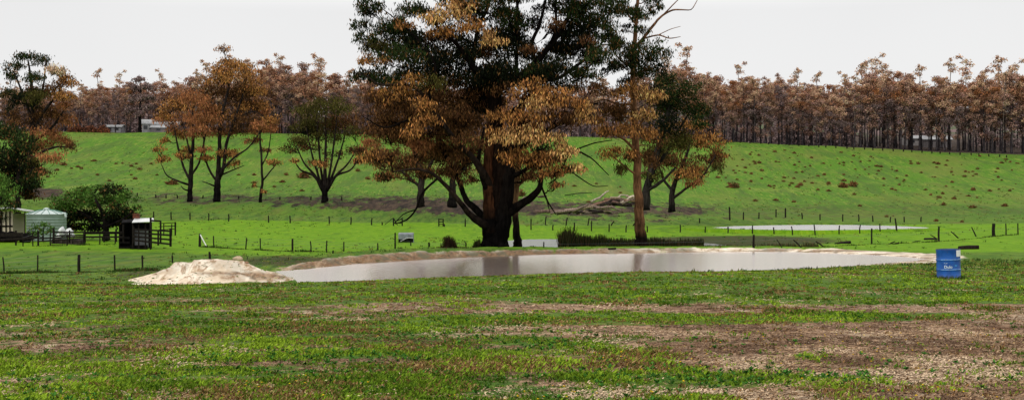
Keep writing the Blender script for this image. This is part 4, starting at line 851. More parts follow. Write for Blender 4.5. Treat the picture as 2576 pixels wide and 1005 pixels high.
def tussocks():
    rr = np.random.default_rng(41); n = 39000; Y = np.exp(rr.uniform(math.log(40), math.log(346), n)); px = rr.uniform(-200, 1224, n); X = (px-CX)/F*Y; Z = gz(X, Y)
    b, l, bu, sa, hi, du, di, fo = masks(X, Y, Z); s1 = np.minimum(np.minimum(sdist(POND, X, Y), sdist(POOL, X, Y)), sdist(POOL3, X, Y))
    k = (s1 > 1.5) & (sa < .3) & (rr.random(n) < np.clip(.25+(fbm(X*.06, Y*.03, 3, 7)-.45)*4, .08, 1)*(1-.75*np.clip(l, 0, 1))); X, Y, Z, l = X[k], Y[k], Z[k], l[k]; n = len(X)
    nb = 7; sz = np.repeat(rr.uniform(.06, .20, n)*(.6+Y/330.), nb)
    c = np.repeat(np.stack([X, Y, Z], 1), nb, axis=0)+rr.normal(size=(n*nb, 3))*sz[:, None]*np.array([.8, .8, 0])
    d = rr.normal(size=(n*nb, 3))*.6+np.array([0, 0, 1.]); d /= np.linalg.norm(d, axis=1)[:, None]; sd = np.cross(d, rr.normal(size=(n*nb, 3))); sd /= np.linalg.norm(sd, axis=1)[:, None]
    L = (sz*rr.uniform(.5, 1.1, n*nb))[:, None]; sd *= L*.25
    V = np.stack([c-sd, c+sd, c+d*L+sd*.3, c+d*L-sd*.3], 1).reshape(-1, 3)
    pal = np.array([(.040, .085, .014), (.060, .120, .018), (.190, .200, .045), (.130, .075, .030), (.030, .055, .012)])
    col = np.repeat(pal[rr.choice(5, n, p=[.27, .23, .28, .08, .14])], nb, axis=0)*rr.uniform(.6, 1.3, (n*nb, 1))
    o = obj('grass_tussocks', mesh_of('grass_tussocks', V, np.arange(len(V)).reshape(-1, 4), LEAF, np.repeat(col, 4, axis=0))); tag(o, 'small grass tufts speckling the paddocks and the hill', 'grass', None, 'stuff')
tussocks()

# ------------------------------------------------------------------ fences
def fence(name, label, posts, sides=6, wires=(.45, .75, 1.0), stays=None, thick=()):
    """posts: (display x, base row, height in display px[, lean, half width px])"""
    pts = []
    for q in posts:
        h = hit(q[0], q[1])
        if h is None: continue
        k = h[1]/F/DS; pts.append((np.array(h), q[2]*k, (q[3] if len(q) > 3 else r.normal()*.6)*k, (q[4] if len(q) > 4 else 1.6)*k))
    root = thing(name, pts[0][0], label, 'fence'); o0 = pts[0][0]; tops = []
    for p, H, ln, w in pts:
        b = MB(); a = p-o0; tp = a+np.array([ln, 0, H]); m = (a+tp)/2+np.array([r.normal()*w*.3, 0, 0])
        b.tube([a-np.array([0, 0, .25]), m, tp-np.array([0, 0, H*.02]), tp], [w*1.1, w, w*.95, w*.6], sides, True, (1, 1, 1), .15)
        b.build('post', WOOD, root); tops.append((a, tp))
    wb = MB()
    for t in wires:
        for (a, ta), (c, tc) in zip(tops[:-1], tops[1:]):
            if np.linalg.norm(a-c) > 40: continue
            p = a+(ta-a)*t*.9; q = c+(tc-c)*t*.9; m = (p+q)/2-np.array([0, 0, .03])
            wb.tube([p, m, q], .006, 3, False)
    if wb.n: wb.build('wire', WIRE, root)
    return root, o0
fence('wire_fence', 'nearest wire fence left of the sand mound, six posts in short grass', [(11, 687, 42, -4, 1.9), (94, 684, 44, 1, 1.9), (199, 683, 44, 0, 3.8), (289, 680, 40, -1, 2.2), (359, 679, 38, -1, 2.2), (434, 660, 20, -1, 1.8)])
fence('wire_fence', 'thin post fence in front of the timber stockyard', [(58, 618, 26), (83, 618, 34), (127, 617, 33), (169, 616, 32), (210, 615, 33), (251, 614, 32), (290, 612, 30)], wires=(.5, .95))
fr, o0 = fence('wire_fence', 'dark posted wire fence from the stockyard to the pond bank with white brace', [(502, 619, 32, 1, 3.0), (538, 621, 29), (617.5, 625, 28, 3), (655, 626, 28), (736, 631, 32, 0, 2.4), (782, 633, 28), (822, 634, 30), (865, 631, 24), (951, 627, 17), (994, 624, 40, 0, 2), (1034, 617, 11), (1079, 620, 12, 0, 2.4), (1172, 619, 11)])
a = np.array(hit(503, 619)); k = a[1]/F/DS; b_ = MB(); b_.tube([a-o0+np.array([1.5*k, -.1, 30*k]), a-o0+np.array([21*k, -.6, 0])], .055, 6)
tag(b_.build('brace', plain('white_pipe', (.72, .72, .68), .5, .3, .12), fr), 'white diagonal brace pole')
fence('wire_fence', 'fence of dark posts crossing lime grass above the pond toward the right edge', [(1368, 621, 14), (1896, 622, 33, 0, 2.8), (2193, 612, 39, 0, 2.1), (2362, 606, 37, 0, 2.4), (2500, 593, 32, 0, 4.2), (2531, 590, 29), (2561, 588, 28)], wires=(.6,))
fence('wire_fence', 'far wire fence on the left beyond the stockyard shelter', [(385.5, 551, 20), (431, 552, 20), (478, 552, 18), (525, 554, 19), (575, 556, 19), (676, 559, 18), (730, 560, 19), (828, 562, 19), (882, 564, 19), (935, 565, 18), (961, 565, 8)])
fence('wire_fence', 'far wire fence running behind the reeds and in front of the far pool', [(1118, 569, 7), (1170, 569, 20), (1336, 577, 28), (1391, 578, 14), (1445, 580, 22), (1488, 580, 26), (1532, 582, 20), (1575, 583, 18), (1628, 583, 16), (1711, 583, 19), (1774, 584, 15), (1831, 585, 16), (1893, 587, 22), (1947, 587, 17), (1994, 590, 22, -3), (2051, 590, 26, -3), (2111, 588, 22), (2163, 586, 22), (2214, 583, 16), (2256, 581, 29, -4, 2)], wires=(.7,))
fence('wire_fence', 'farthest broken fence at the foot of the right hill above the far pool', [(1372, 565, 22, 2), (1424, 566, 20, 3), (1478, 566, 19, 4), (1536, 567, 12, 9), (1590, 567, 12, 14), (1760, 560, 12), (1836, 553, 34, -1, 2), (1870, 552, 20), (1909, 549, 16), (1952, 545, 20), (1976, 546, 24, 0, 2), (2018, 550, 16), (2063, 553, 16), (2120, 556, 18), (2160, 556, 18), (2196, 557, 16), (2240, 558, 14), (2275, 558, 14), (2317, 557, 13)], wires=(.8,))
fence('wire_fence', 'tiny fence posts along the burnt strip left of the orange gums', [(230, 488, 8), (290, 490, 9), (345, 493, 9), (392, 497, 9), (418, 498, 9), (446, 498, 9), (510, 498, 8), (600, 500, 8), (704, 502, 8), (782, 502, 9), (860, 503, 9)], wires=(.8,))
fence('wire_fence', 'dark boundary fence in front of the right hand forest', [(1840+i*24+r.uniform(-4, 4), 357+i*1.32, 6) for i in range(30)], wires=(.8,))
def leaning(dx, dy, dx2, dy2, w, label, name='leaning_post'):
    h = hit(dx, dy)
    k = h[1]/F/DS; b = MB(); b.tube([(-.05*(dx2-dx)*k, 0, -.1), ((dx2-dx)*k*.5, 0, (dy-dy2)*k*.5), ((dx2-dx)*k, 0, (dy-dy2)*k)], [w*k, w*k*.95, w*k*.7], 6, True, (1, 1, 1), .2)
    o = b.build(name, WOOD, None, h); tag(o, label, 'post')
leaning(1968, 622, 1954, 601, 1.4, 'thin leaning post just right of the thick dark post by the pond')
leaning(2017, 621, 1996, 602, 1.8, 'leaning post halfway along the grass behind the sandy shore')
leaning(2075, 620, 2052, 606, 1.8, 'almost fallen post in the grass behind the sandy shore')
leaning(2412, 598, 2392, 581, 1.8, 'slanting post in the lime grass above the blue drum')
leaning(2358, 599, 2341, 590, 1.6, 'short slanting post beside the small dark log above the drum')
leaning(2456, 594, 2444, 570, 1.8, 'tall slanting post left of the thick right hand post')
leaning(2234, 613, 2252, 606, 1.6, 'broken fallen rail lying left of the blue drum')
leaning(2290, 608, 2316, 604, 1.2, 'thin fallen rail in the lime grass', 'fallen_rail')
leaning(622, 651, 622, 643, 1.2, 'tiny stub post right of the sand mound', 'stub_post')
leaning(726, 652, 726, 645, 1.2, 'tiny stub post halfway between mound and pond bank', 'stub_post')
leaning(528, 650, 527, 632, 3.4, 'short brown stump post on top of the sand mound', 'stub_post')
leaning(838, 636, 838, 628, 2.2, 'short stub post by the left end of the pond bank', 'stub_post')

def fence_grass():
    rr = np.random.default_rng(61); V = []; C = []
    for line, m, hh in (([(4, 688), (94, 685), (199, 684), (289, 681), (359, 680), (400, 679)], 420, .20), ([(502, 620), (617, 626), (736, 632), (865, 632)], 240, .18), ([(1896, 622), (2193, 613), (2362, 607), (2561, 589)], 200, .18), ([(83, 618), (169, 617), (290, 613)], 260, .2)):
        for (ax, ay), (bx_, by_) in zip(line[:-1], line[1:]):
            a, q = np.array(hit(ax, ay)), np.array(hit(bx_, by_)); n = int(m*abs(bx_-ax)/100)
            t = rr.uniform(0, 1, n)[:, None]; p = a+(q-a)*t+rr.normal(size=(n, 3))*np.array([.1, .22, 0]); p[:, 2] = gz(p[:, 0], p[:, 1])
            h = hh*rr.uniform(.3, 1.2, n)*np.clip((vnoise(p[:, 0]*.7, p[:, 1]*.7, 8)-.25)*1.8, .15, 1.2); l = rr.normal(size=(n, 2))*.4*h[:, None]
            w = .03; V.append(np.stack([p+[-w, 0, -.03], p+[w, 0, -.03], p+np.c_[l[:, 0]+w*.3, l[:, 1], h], p+np.c_[l[:, 0]-w*.3, l[:, 1], h]], 1).reshape(-1, 3))
            C.append(np.repeat(np.array([(.020, .050, .008), (.040, .085, .012), (.07, .06, .02)])[rr.integers(0, 3, n)]*rr.uniform(.6, 1.3, (n, 1)), 4, axis=0))
    V = np.concatenate(V); o = obj('long_grass', mesh_of('long_grass', V, np.arange(len(V)).reshape(-1, 4), LEAF, np.concatenate(C))); tag(o, 'uncut dark grass left standing under the fences', 'grass', None, 'stuff')
fence_grass()
# strainer frames in the lime paddock
def frame(dx, dy, posts, rails, label, braces=()):
    h = np.array(hit(dx, dy)); k = h[1]/F/DS
    root = thing('strainer_frame', h, label, 'fence frame')
    def q(p): return np.array([(p[0]-dx)*k, 0, (dy-p[1])*k])
    for x, y, hh, w in posts:
        b = MB(); b.tube([q((x, y+1)), q((x, y-hh))], w*k, 7, True, (1, 1, 1), .12); b.build('post', WOOD, root)
    for p, s, w in rails:
        b = MB(); b.beam(q(p)-np.array([0, .12, 0]), q(s)-np.array([0, .12, 0]), .06, w*2*k); b.build('rail', WOOD, root)
    for p, s, w in braces:
        b = MB(); b.tube([q(p), q(s)], w*k, 5); b.build('brace', WOOD, root)
frame(1109, 568, [(1104, 568, 19, 1.6), (1115, 568, 19, 1.6)], [((1103, 551), (1116, 551), 1.3), ((1103, 557), (1116, 557), 1.3), ((1103, 563), (1116, 563), 1.0)], 'upright ladder like timber frame left of the huge trunk')
frame(1000, 567, [(990, 566, 19, 1.8), (1012, 566, 19, 1.6)], [((990, 560), (1012, 560), 1.1)], 'old timber strainer with crossed braces under the dead hanging bough', [((990, 548), (1000, 565), 1.3), ((994, 556), (1012, 549), 1.4), ((989, 547), (968, 564), .8)])

# ------------------------------------------------------------------ stockyard, shelter, tank, shed
def metres(Y): return Y/F/DS
YY = 106.0
kY = metres(YY); yb = np.array(at(300, YY))
def yp(x, y, off=0.0):      # point of the yards, relative to the yard's own origin
    return P3(x, y, YY+off)-yb
yard = thing('timber_stockyard', yb, 'low dark timber stockyard rails between water tank and shelter', 'stockyard')
def ypost(x, y, h, w, off=0.0):
    b = MB(); b.tube([yp(x, y+4, off), yp(x, y-h, off)], w*kY, 7, True, (1, 1, 1), .12); b.build('post', WOOD, yard)
def yrail(x0, y0, x1, y1, w, off=0.0, off1=None):
    b = MB(); n = np.array([0, -.16, 0]); b.beam(yp(x0, y0, off)+n, yp(x1, y1, off if off1 is None else off1)+n, .05, w*2*kY); b.build('rail', WOOD, yard)
for x, y, h, w in [(40, 612, 34, 2.4), (96, 613, 34, 2.4), (135, 606, 34, 2.6), (175, 606, 28, 2), (213, 605, 28, 3), (262, 604, 25, 2.2), (292, 603, 28, 2.4), (310, 604, 40, 2.4), (336, 606, 38, 2.2)]: ypost(x, y, h, w)
for x0, y0, x1, y1, w in [(0, 590, 60, 588, 4.5), (0, 602, 96, 596, 3), (96, 599, 215, 594, 1.8), (135, 583, 310, 583, 2.0), (213, 586, 310, 585, 2.2), (213, 594.5, 310, 594.5, 2.2), (135, 592, 213, 590, 1.8), (96, 606, 213, 598, 1.6)]: yrail(x0, y0, x1, y1, w)
yard = thing('timber_stockyard', yb, 'right hand stockyard pen of four heavy rails beside the shelter', 'stockyard')
for x, y, h, w in [(379, 606, 60, 2.6), (398, 612, 32, 2.4), (429, 615, 42, 3.0)]: ypost(x, y, h, w, -2)
for i, y in enumerate((577, 585, 594, 603)): yrail(336, y-1.5+i*.4, 429, y+3+i*2.2, 2.1, -2)
yrail(379, 553, 405, 555, 2.2, -1.8); ypost(404, 606, 52, 2.2, -1.5)
yard = thing('timber_stockyard', yb, 'rear stockyard pen of thin rails right of the shelter, in lime grass', 'stockyard')
for x, y, h, w in [(412, 588, 28, 1.6), (432, 588, 26, 1.4), (441, 587, 30, 2.4)]: ypost(x, y, h, w, 12)
for y in (561, 569, 577): yrail(400, y, 441, y-2.5, 1.1, 12)

# shelter
M_SHADESHEET = plain('dark_sheet_shade', (.007, .006, .006), .9, .03, .5, 2, stretch=(8, 1, .5))  # near black: shade under roof and trees put into the sheet colour
M_ROOF = plain('pale_iron_roof', (.62, .62, .60), .45, .4, .15, 3, stretch=(10, 1, 1))
M_GREYSHEET = plain('grey_drum_metal', (.10, .10, .11), .5, .4, .35, 3)
YH = 108.5; hb = np.array(at(345, YH))
def hp(x, y, off=0.0): return P3(x, y, YH+off)-hb
sh = thing('stock_shelter', hb, 'dark open stock shelter with pale sloping iron roof by the pens', 'shelter')
b = MB(); q = [hp(306, 557, -.3), hp(306, 557, 2.6), hp(383, 553, 2.6), hp(383, 553, -.3)]
v = []
for p in [hp(332, 559, -1.4), hp(388, 556.5, -1.4), hp(386, 548.5, 2.4), hp(338, 549.5, 2.4)]: v += [p, p+np.array([0, 0, .05])]
b.add(v, [(0, 2, 4, 6)[::-1], (1, 3, 5, 7), (0, 1, 3, 2), (2, 3, 5, 4), (4, 5, 7, 6), (6, 7, 1, 0)]); b.build('roof', M_ROOF, sh)
b = MB(); v = []
for p in [hp(305, 560, -1), hp(331, 558.6, -1), hp(336, 551, 2.2), hp(309, 553, 2.2)]: v += [p, p+np.array([0, 0, .05])]
b.add(v, [(0, 2, 4, 6)[::-1], (1, 3, 5, 7), (0, 1, 3, 2), (2, 3, 5, 4), (4, 5, 7, 6), (6, 7, 1, 0)]); b.build('roof', M_SHADESHEET, sh)  # left sheet kept near black for the shade under the trees
z0 = -.2; z1 = hp(306, 562)[2]
b = MB(); b.box((hp(306, 0, 1.6)[0], 1.6, z0), (hp(382, 0, 1.6)[0], 1.66, z1+.1)); b.box((hp(306, 0)[0], -.8, z0), (hp(306, 0)[0]+.05, 1.6, z1)); [b.box((hp(306, 0)[0]+.06, -.84, z0+.25+.42*i), (hp(334, 0)[0], -.80, z0+.45+.42*i)) for i in range(3)]; b.build('wall', M_SHADESHEET, sh)
for x in (334, 349, 366, 379):
    b = MB(); b.tube([hp(x, 612, -1)*np.array([1, 1, 0])+np.array([0, 0, -.3]), hp(x, 559, -1)], .07, 6); b.build('post', WOOD, sh)
b = MB(); b.box((hp(334, 0)[0], -.78, z0), (hp(378, 0)[0], -.74, z0+.55)); b.build('lower_boarding', M_SHADESHEET, sh)
# grey drum in the shelter, the little red box on its roof
dq = np.array(at(356, YH+.4)); b = MB(); b.lathe([(.55, 0), (.58, .05), (.58, .8), (.56, .82), (.58, .85), (.58, 1.55), (.52, 1.62)], 20)
o = b.build('grey_tank', M_GREYSHEET, None, dq+np.array([0, 0, .1])); tag(o, 'dull grey tank standing under the pale shelter roof', 'tank')
rb = hb+hp(343, 549, 1.6)
b = MB(); b.box((-.26, -.2, 0), (.26, .2, .36)); b.box((-.30, -.24, .36), (.30, .24, .42)); b.box((.10, -.25, .05), (.2, -.2, .3), (1, 1, 1))
o = b.build('rusty_box', plain('rust', (.12, .040, .022), .85, .2, .5, 5), None, rb+np.array([0, 0, .02])); tag(o, 'small rusty red box on the back edge of the shelter roof', 'box')

# water tank
YW = 117.0; wb = np.array(at(117, YW)); R = 47.5*metres(YW); kW = metres(YW)
H = (588-539)*kW+.9; zt = P3(117, 538, YW)[2]-wb[2]
M_TANK = plain('tank_green', (.24, .31, .27), .5, .3, .15, 2, stretch=(1, 1, .4))
M_TROOF = plain('tank_roof_white', (.48, .55, .52), .45, .35, .1, 2)
M_TRIB = plain('tank_rib_green', (.07, .19, .13), .5, .3, .1, 2)
tk = thing('water_tank', wb, 'round pale green rain water tank with white conical ribbed roof', 'water tank')
b = MB(); prof = [(R, -.3)]
n = 9
for i in range(n):
    z = zt*(i/n); prof += [(R, z+.02), (R*1.006, z+.1*zt/n*1.0), (R*1.006, z+.75*zt/n), (R, z+.85*zt/n)]
prof.append((R, zt)); b.lathe(prof, 48, (True, False)); b.build('shell', M_TANK, tk, None, True)
rh = 11.5*kW
b = MB(); prof = [(R*1.045, zt-.02), (R*1.05, zt+.03)]+[(R*1.05*(1-t), zt+.03+rh*(1-(1-t)**1.35*1.0) if False else zt+.03+rh*math.sin(t*1.5708)*.98) for t in (.12, .3, .5, .7, .88)]
b.lathe(prof, 48, (True, True)); b.build('roof', M_TROOF, tk, None, True)
for i in range(16):
    a = i*2*math.pi/16+.12; pts = [np.array([math.cos(a)*rr_, math.sin(a)*rr_, z+.02]) for rr_, z in prof[1:]]
    b = MB(); b.tube(pts, .03, 4, True); b.build('rib', M_TRIB, tk)
b = MB(); b.lathe([(.28, zt+rh*.98), (.28, zt+rh+.12), (.06, zt+rh+.2)], 16); b.build('cap', M_TROOF, tk)
b = MB(); b.tube([(R*.95, -R*.3, zt+.08), (R*1.12, -R*.36, zt+.1), (R*1.16, -R*.37, zt-.25)], .11, 8); b.build('inlet_pipe', M_TROOF, tk)

# crumpled white bulk bags beside it
def lump(bm, c, rad, seed, amp=.28):
    rr = np.random.default_rng(seed); nu, nv = 14, 9; V = []
    ph = rr.uniform(0, 6, 6)
    for j in range(nv):
        th = math.pi*j/(nv-1)
        for i in range(nu):
            a = 2*math.pi*i/nu; k = 1+amp*(math.sin(3*a+ph[0]+2*th)*.5+math.sin(2*th*2+ph[1]+a)*.5+rr.normal()*.18)
            V.append((c[0]+rad[0]*k*math.sin(th)*math.cos(a), c[1]+rad[1]*k*math.sin(th)*math.sin(a), c[2]+rad[2]*k*math.cos(th)))
    bm.add(V, [(j*nu+i, j*nu+(i+1) % nu, (j+1)*nu+(i+1) % nu, (j+1)*nu+i) for j in range(nv-1) for i in range(nu)])
M_BAG = plain('white_plastic', (.62, .63, .62), .45, .4, .15, 3, bstr=.6, bdist=.05)
pb = np.array(at(168, 112.5)); kb = metres(112.5)
b = MB(); lump(b, (-12*kb, 0, 30*kb), (8*kb, .45, 12*kb), 1); lump(b, (-18*kb, 0, 20*kb), (8*kb, .4, 6*kb), 3)
o = b.build('white_bag', M_BAG, None, pb, True); tag(o, 'slumped white plastic bag, left one of the two right of the water tank', 'bag')
b = MB(); lump(b, (6*kb, .1, 28*kb), (9*kb, .45, 11*kb), 2, .22); lump(b, (16*kb, 0, 20*kb), (5*kb, .35, 5*kb), 4, .2)
o = b.build('white_bag', M_BAG, None, pb, True); tag(o, 'slumped white plastic bag, right one of the two beside the water tank', 'bag')
b = MB(); b.box((-1.3, -.4, -.3), (1.5, .5, .25)); b.box((-1.1, -.45, .25), (1.35, .5, .38)); b.box((-1.2, -.5, .38), (1.0, .55, .46))
for x in (-1.15, -.4, .5, 1.25): b.box((x, -.56, -.2), (x+.14, -.41, .37))
o = b.build('pallet_stack', plain('old_timber', (.05, .038, .032), .9, .1, .5, 4), None, pb+np.array([0, .1, 0])); tag(o, 'low stack of old dark timber under the white bags', 'timber stack')

# shed at the left edge
YSH = 118.0; sb = np.array(at(25, YSH)); ks = metres(YSH)
shed = thing('farm_shed', sb, 'cream walled farm shed with flat pale roof at the left edge', 'shed')
zr = P3(0, 527, YSH)[2]-sb[2]; xl = (-60-25)*ks; xr = (31-25)*ks
M_CREAM = plain('cream_sheet', (.55, .46, .36), .6, .25, .12, 4, stretch=(6, 6, 1))
b = MB(); b.box((xl, .1, -.3), (xr, .2, zr-.12)); b.box((xr-.1, .2, -.3), (xr, 3.2, zr-.36)); b.build('wall', M_CREAM, shed)
b = MB(); b.box((xl, .06, zr*.42), (xr+.01, .095, zr*.48)); b.build('rail', WOOD, shed)
for x in (2, 13, 23):
    b = MB(); b.box(((x-25)*ks, .02, -.3), ((x-25)*ks+.11, .058, zr-.1)); b.build('post', WOOD, shed)
b = MB(); v = []
for x, y, d in [(-60, 527, -.9), (35, 522.5, -.9), (72, 529.5, -.9), (72, 529.5, 4.2), (35, 522.5, 4.2), (-60, 527, 4.2)]:
    p = np.array([(x-25)*ks, d, P3(0, y, YSH)[2]-sb[2]-(.34 if d > 2 else 0)]); v += [p, p+np.array([0, 0, .12])]
b.add(v, [(0, 2, 8, 10)[::-1], (2, 4, 6, 8)[::-1], (1, 3, 9, 11), (3, 5, 7, 9), (0, 1, 11, 10)[::-1], (4, 5, 7, 6)[::-1], (0, 2, 3, 1), (2, 4, 5, 3), (6, 8, 9, 7), (8, 10, 11, 9)]); b.build('roof', M_ROOF, shed)
for x, d in ((69, -.6), (69, 4)):
    b = MB(); b.tube([((x-25)*ks, d, -.4), ((x-25)*ks, d, zr-.15)], .06, 6); b.build('post', WOOD, shed)
# dark clutter in front of the shed
b = MB(); lump(b, (0, 0, .45), (.9, .6, .5), 9, .2); lump(b, (1.3, .1, .4), (.7, .6, .45), 10, .2); lump(b, (-1.3, .1, .5), (.8, .6, .6), 11, .2)
o = b.build('scrap_heap', M_SHADESHEET, None, np.array(at(30, 113)), True); tag(o, 'dark scrap heap behind the rails in front of the cream shed', 'scrap heap')

# grey bin lying in the paddock
gp = np.array(hit(1022, 608)); kg = gp[1]/F/DS
bn = thing('grey_bin', gp, 'large grey metal bin tipped in the lime grass left of the huge trunk', 'bin')
w = 29*kg; hh = 24*kg
b = MB()
prof = [(-.55, .0), (-.62, .35), (-.60, hh*.8), (-.50, hh*.95), (.35, hh), (.5, hh*.9), (.5, 0)]
V = [(-w*1.28/2, y, z) for y, z in prof]+[(w*1.28/2, y, z) for y, z in prof]; n = len(prof)
cut = list(range(n))
Fc = [tuple(range(n)), tuple(range(n, 2*n))[::-1]]+[(i, i+n, (i+1) % n+n, (i+1) % n) for i in range(n) if i not in (0, 6)]
b.add(V, Fc); b.build('shell', plain('galvanised_grey', (.16, .18, .19), .45, .4, .4, 2.5), bn)
b = MB(); V = [(-w*.48, -.66, .02), (w*.62, -.66, .30), (w*.62, -.68, hh*.42), (w*.25, -.68, hh*.46), (-w*.05, -.68, hh*.36), (-w*.3, -.67, hh*.12)]
V += [(x, y+.03, z) for x, y, z in V]; b.add(V, [(0, 1, 2, 3, 4, 5), (11, 10, 9, 8, 7, 6)]+[(i, i+6, (i+1) % 6+6, (i+1) % 6) for i in range(6)]); b.build('dark_opening', M_SHADESHEET, bn)  # dark plate stands for the shade inside the tipped bin
b = MB(); b.tube([(-w*.45, -.70, hh*.10), (-w*.05, -.71, hh*.38), (w*.25, -.71, hh*.48), (w*.62, -.71, hh*.44)], .03, 5); b.build('rim', M_ROOF, bn)
for x in (-.55, .55):
    b = MB(); b.box((x*w*1.05-.05, -.5, -.2), (x*w*1.05+.05, -.4, .05)); b.build('foot', WOOD, bn)

# ------------------------------------------------------------------ logs
def log(pts, w, col, label, name='log', grp=None, sides=7, cat='log'):
    """pts: display x, row, depth offset from the base hit"""
    h = np.array(hit(pts[0][0], pts[0][1])); k = h[1]/F/DS
    b = MB(); P = [np.array([(x-pts[0][0])*k, d, (pts[0][1]-y)*k]) for x, y, d in pts]
    P = np.array(P); P[:, 2] += w[0]*k*.5
    b.tube(P, np.array(w)*k, sides, True, col, .25)
    o = b.build(name, GREYWOOD, None, h, True); tag(o, label, cat, grp)
G1 = (.20, .145, .11); G2 = (.022, .017, .015); G3 = (.125, .092, .075); G4 = (.38, .31, .25)
log([(1345, 534, 0), (1400, 533, .3), (1438, 533, .6)], [5.4, 4.8, 4.0], (.13, .09, .068), 'long grey brown log lying left of the log pile')
log([(1430, 537, 0), (1445, 524, 0)], [3, 1.5], G2, 'short dark stump end at the left of the log pile')
log([(1498, 517, 0), (1520, 505, 1), (1530, 499, 1)], [2.6, 2.2, 1.2], G2, 'dark snag leaning under the pale upright branch')
log([(1488, 508, 2), (1512, 497, 2), (1526, 484, 2), (1534, 480, 2)], [3, 2.6, 2, 1.2], G4, 'pale bare branch rising highest from the log pile')
log([(1540, 514, -.5), (1553, 500, 0), (1562, 491, 0), (1580, 492, 0)], [3.4, 2.8, 2, 1.2], G4, 'pale forked branch in the right half of the log pile')
log([(1542, 513, -1.5), (1562, 517, -1), (1600, 525, -.5)], [3.4, 3.2, 2], G2, 'charred black log at the front right of the log pile')
LPG = 'grey branches heaped in the log pile'
for i, (x0, y0, x1, y1, w, c) in enumerate([(1440, 531, 1480, 514, 2.6, G3), (1475, 515, 1530, 527, 2.2, G1), (1470, 520, 1515, 528, 2.4, G3), (1478, 518, 1545, 531, 2, G2), (1440, 533, 1500, 536, 1.8, G3), (1500, 522, 1570, 534, 2, G3), (1500, 534, 1545, 530, 1.6, G1), (1520, 537, 1590, 531, 1.4, G3), (1560, 510, 1606, 502, 2, G4), (1575, 502, 1625, 498, 2.2, G1), (1565, 512, 1600, 500, 1.8, G3), (1590, 515, 1640, 512, 1.8, G3), (1575, 492, 1600, 508, 1.6, G1), (1560, 505, 1585, 512, 2.4, G3), (1600, 498, 1618, 514, 1.6, G3), (1510, 515, 1540, 512, 2.6, G2), (1530, 518, 1560, 510, 2.4, (.10, .06, .05)), (1480, 524, 1500, 512, 2, G2), (1460, 538, 1480, 530, 1.5, G1), (1605, 510, 1635, 500, 1.7, G4), (1395, 533, 1450, 527, 2.6, G3), (1400, 537, 1470, 534, 2.2, G2), (1420, 528, 1470, 522, 2.4, G1), (1385, 536, 1430, 537, 2.0, G3), (1450, 536, 1500, 530, 2.6, G2), (1490, 533, 1540, 536, 2.2, G2), (1540, 512, 1590, 516, 3.0, G2), (1570, 514, 1625, 517, 2.6, G2), (1520, 505, 1545, 513, 2.4, G1), (1550, 498, 1580, 506, 2.0, G3), (1465, 525, 1492, 520, 2.4, G1), (1580, 498, 1612, 494, 2.2, G4), (1500, 512, 1550, 500, 2.6, (.14, .085, .055)), (1520, 500, 1580, 508, 2.4, (.12, .07, .05)), (1545, 505, 1600, 495, 2.2, G3), (1510, 518, 1560, 504, 2.4, G2), (1570, 503, 1620, 506, 2.4, (.14, .085, .055)), (1480, 518, 1525, 506, 2.2, (.12, .07, .05)), (1535, 496, 1575, 500, 1.8, G1), (1590, 508, 1630, 500, 2.0, G2)]):
    lab = {id(G1): 'tan', id(G2): 'charred', id(G3): 'grey brown', id(G4): 'bleached'}.get(id(c), 'dark brown')
    h = np.array(at(x0, 172+(i % 5)*1.1)); k = metres(h[1]); a = P3(x0, y0, h[1]); q = P3(x1, y1, h[1]+r.uniform(-1.5, 1.5)); m = (a+q)/2+np.array([r.uniform(-.3, .3), 0, r.uniform(-.1, .5)])
    b = MB(); b.tube([a-a, m-a, q-a], np.array([w, w*.95, w*.6])*k*1.45, 6, True, np.array(c)*1.35, .3)
    o = b.build('branch', GREYWOOD, None, a, True); tag(o, '%s branch in the %s of the log pile' % (lab, 'left half' if x0 < 1500 else 'middle' if x0 < 1560 else 'right half'), 'branch', LPG)
log([(2034, 0+562, 0), (2034, 562, .2)], [.01, .01], G2, 'x') if False else None
log([(1352, 496, 0), (1375, 493, .2)], [2.4, 2.8], (.06, .04, .035), 'short dark log lying behind the huge gum, right of its trunk')
log([(1312, 502, 0), (1318, 496, 0), (1345, 493, .2)], [1.4, 1.8, 1.8], G1, 'pale crooked branch on the grass right of the huge trunk')
log([(1420, 491, 0), (1455, 486, .3), (1490, 484, .3)], [1.2, 1.2, .8], G2, 'thin dark fallen limb on the grass above the log pile')
log([(2100, 612, 0), (2118, 611, 0), (2140, 609, .1)], [2, 3.2, 4.4], G2, 'small charred log on the lime grass right of the pond', sides=8)
log([(2325, 602, 0), (2345, 602, .1), (2358, 602, 0)], [3, 3.4, 3], G2, 'small charred log on the lime grass above the blue drum', sides=8)
log([(2412, 626, 0), (2440, 624, .1), (2462, 624, 0)], [5.4, 6, 5.4], (.022, .016, .014), 'thick black log lying right behind the blue drum', sides=9)
log([(2244, 613, 0), (2262, 611, .1)], [1.2, 2.2], G2, 'little burnt log by the fallen rail')
log([(1530, 626, 0), (1550, 625, .1)], [2, 2], G2, 'small black driftwood piece on the right bank crest')
for x, y, s, l in [(598, 653, 13, 'pale boulder of clay right of the mound top'), (620, 661, 6, 'small brown clod on the right slope of the mound')]:
    h = np.array(hit(x, y)); k = metres(h[1]); b = MB(); lump(b, (0, 0, s*k*.25), (s*k, s*k*.7, s*k*.5), int(x), .15)
    o = b.build('clay_clod', plain('pale_clay', (.50, .38, .25) if s > 8 else (.25, .15, .09), .95, .1, .3, 3), None, h, True); tag(o, l, 'clod')

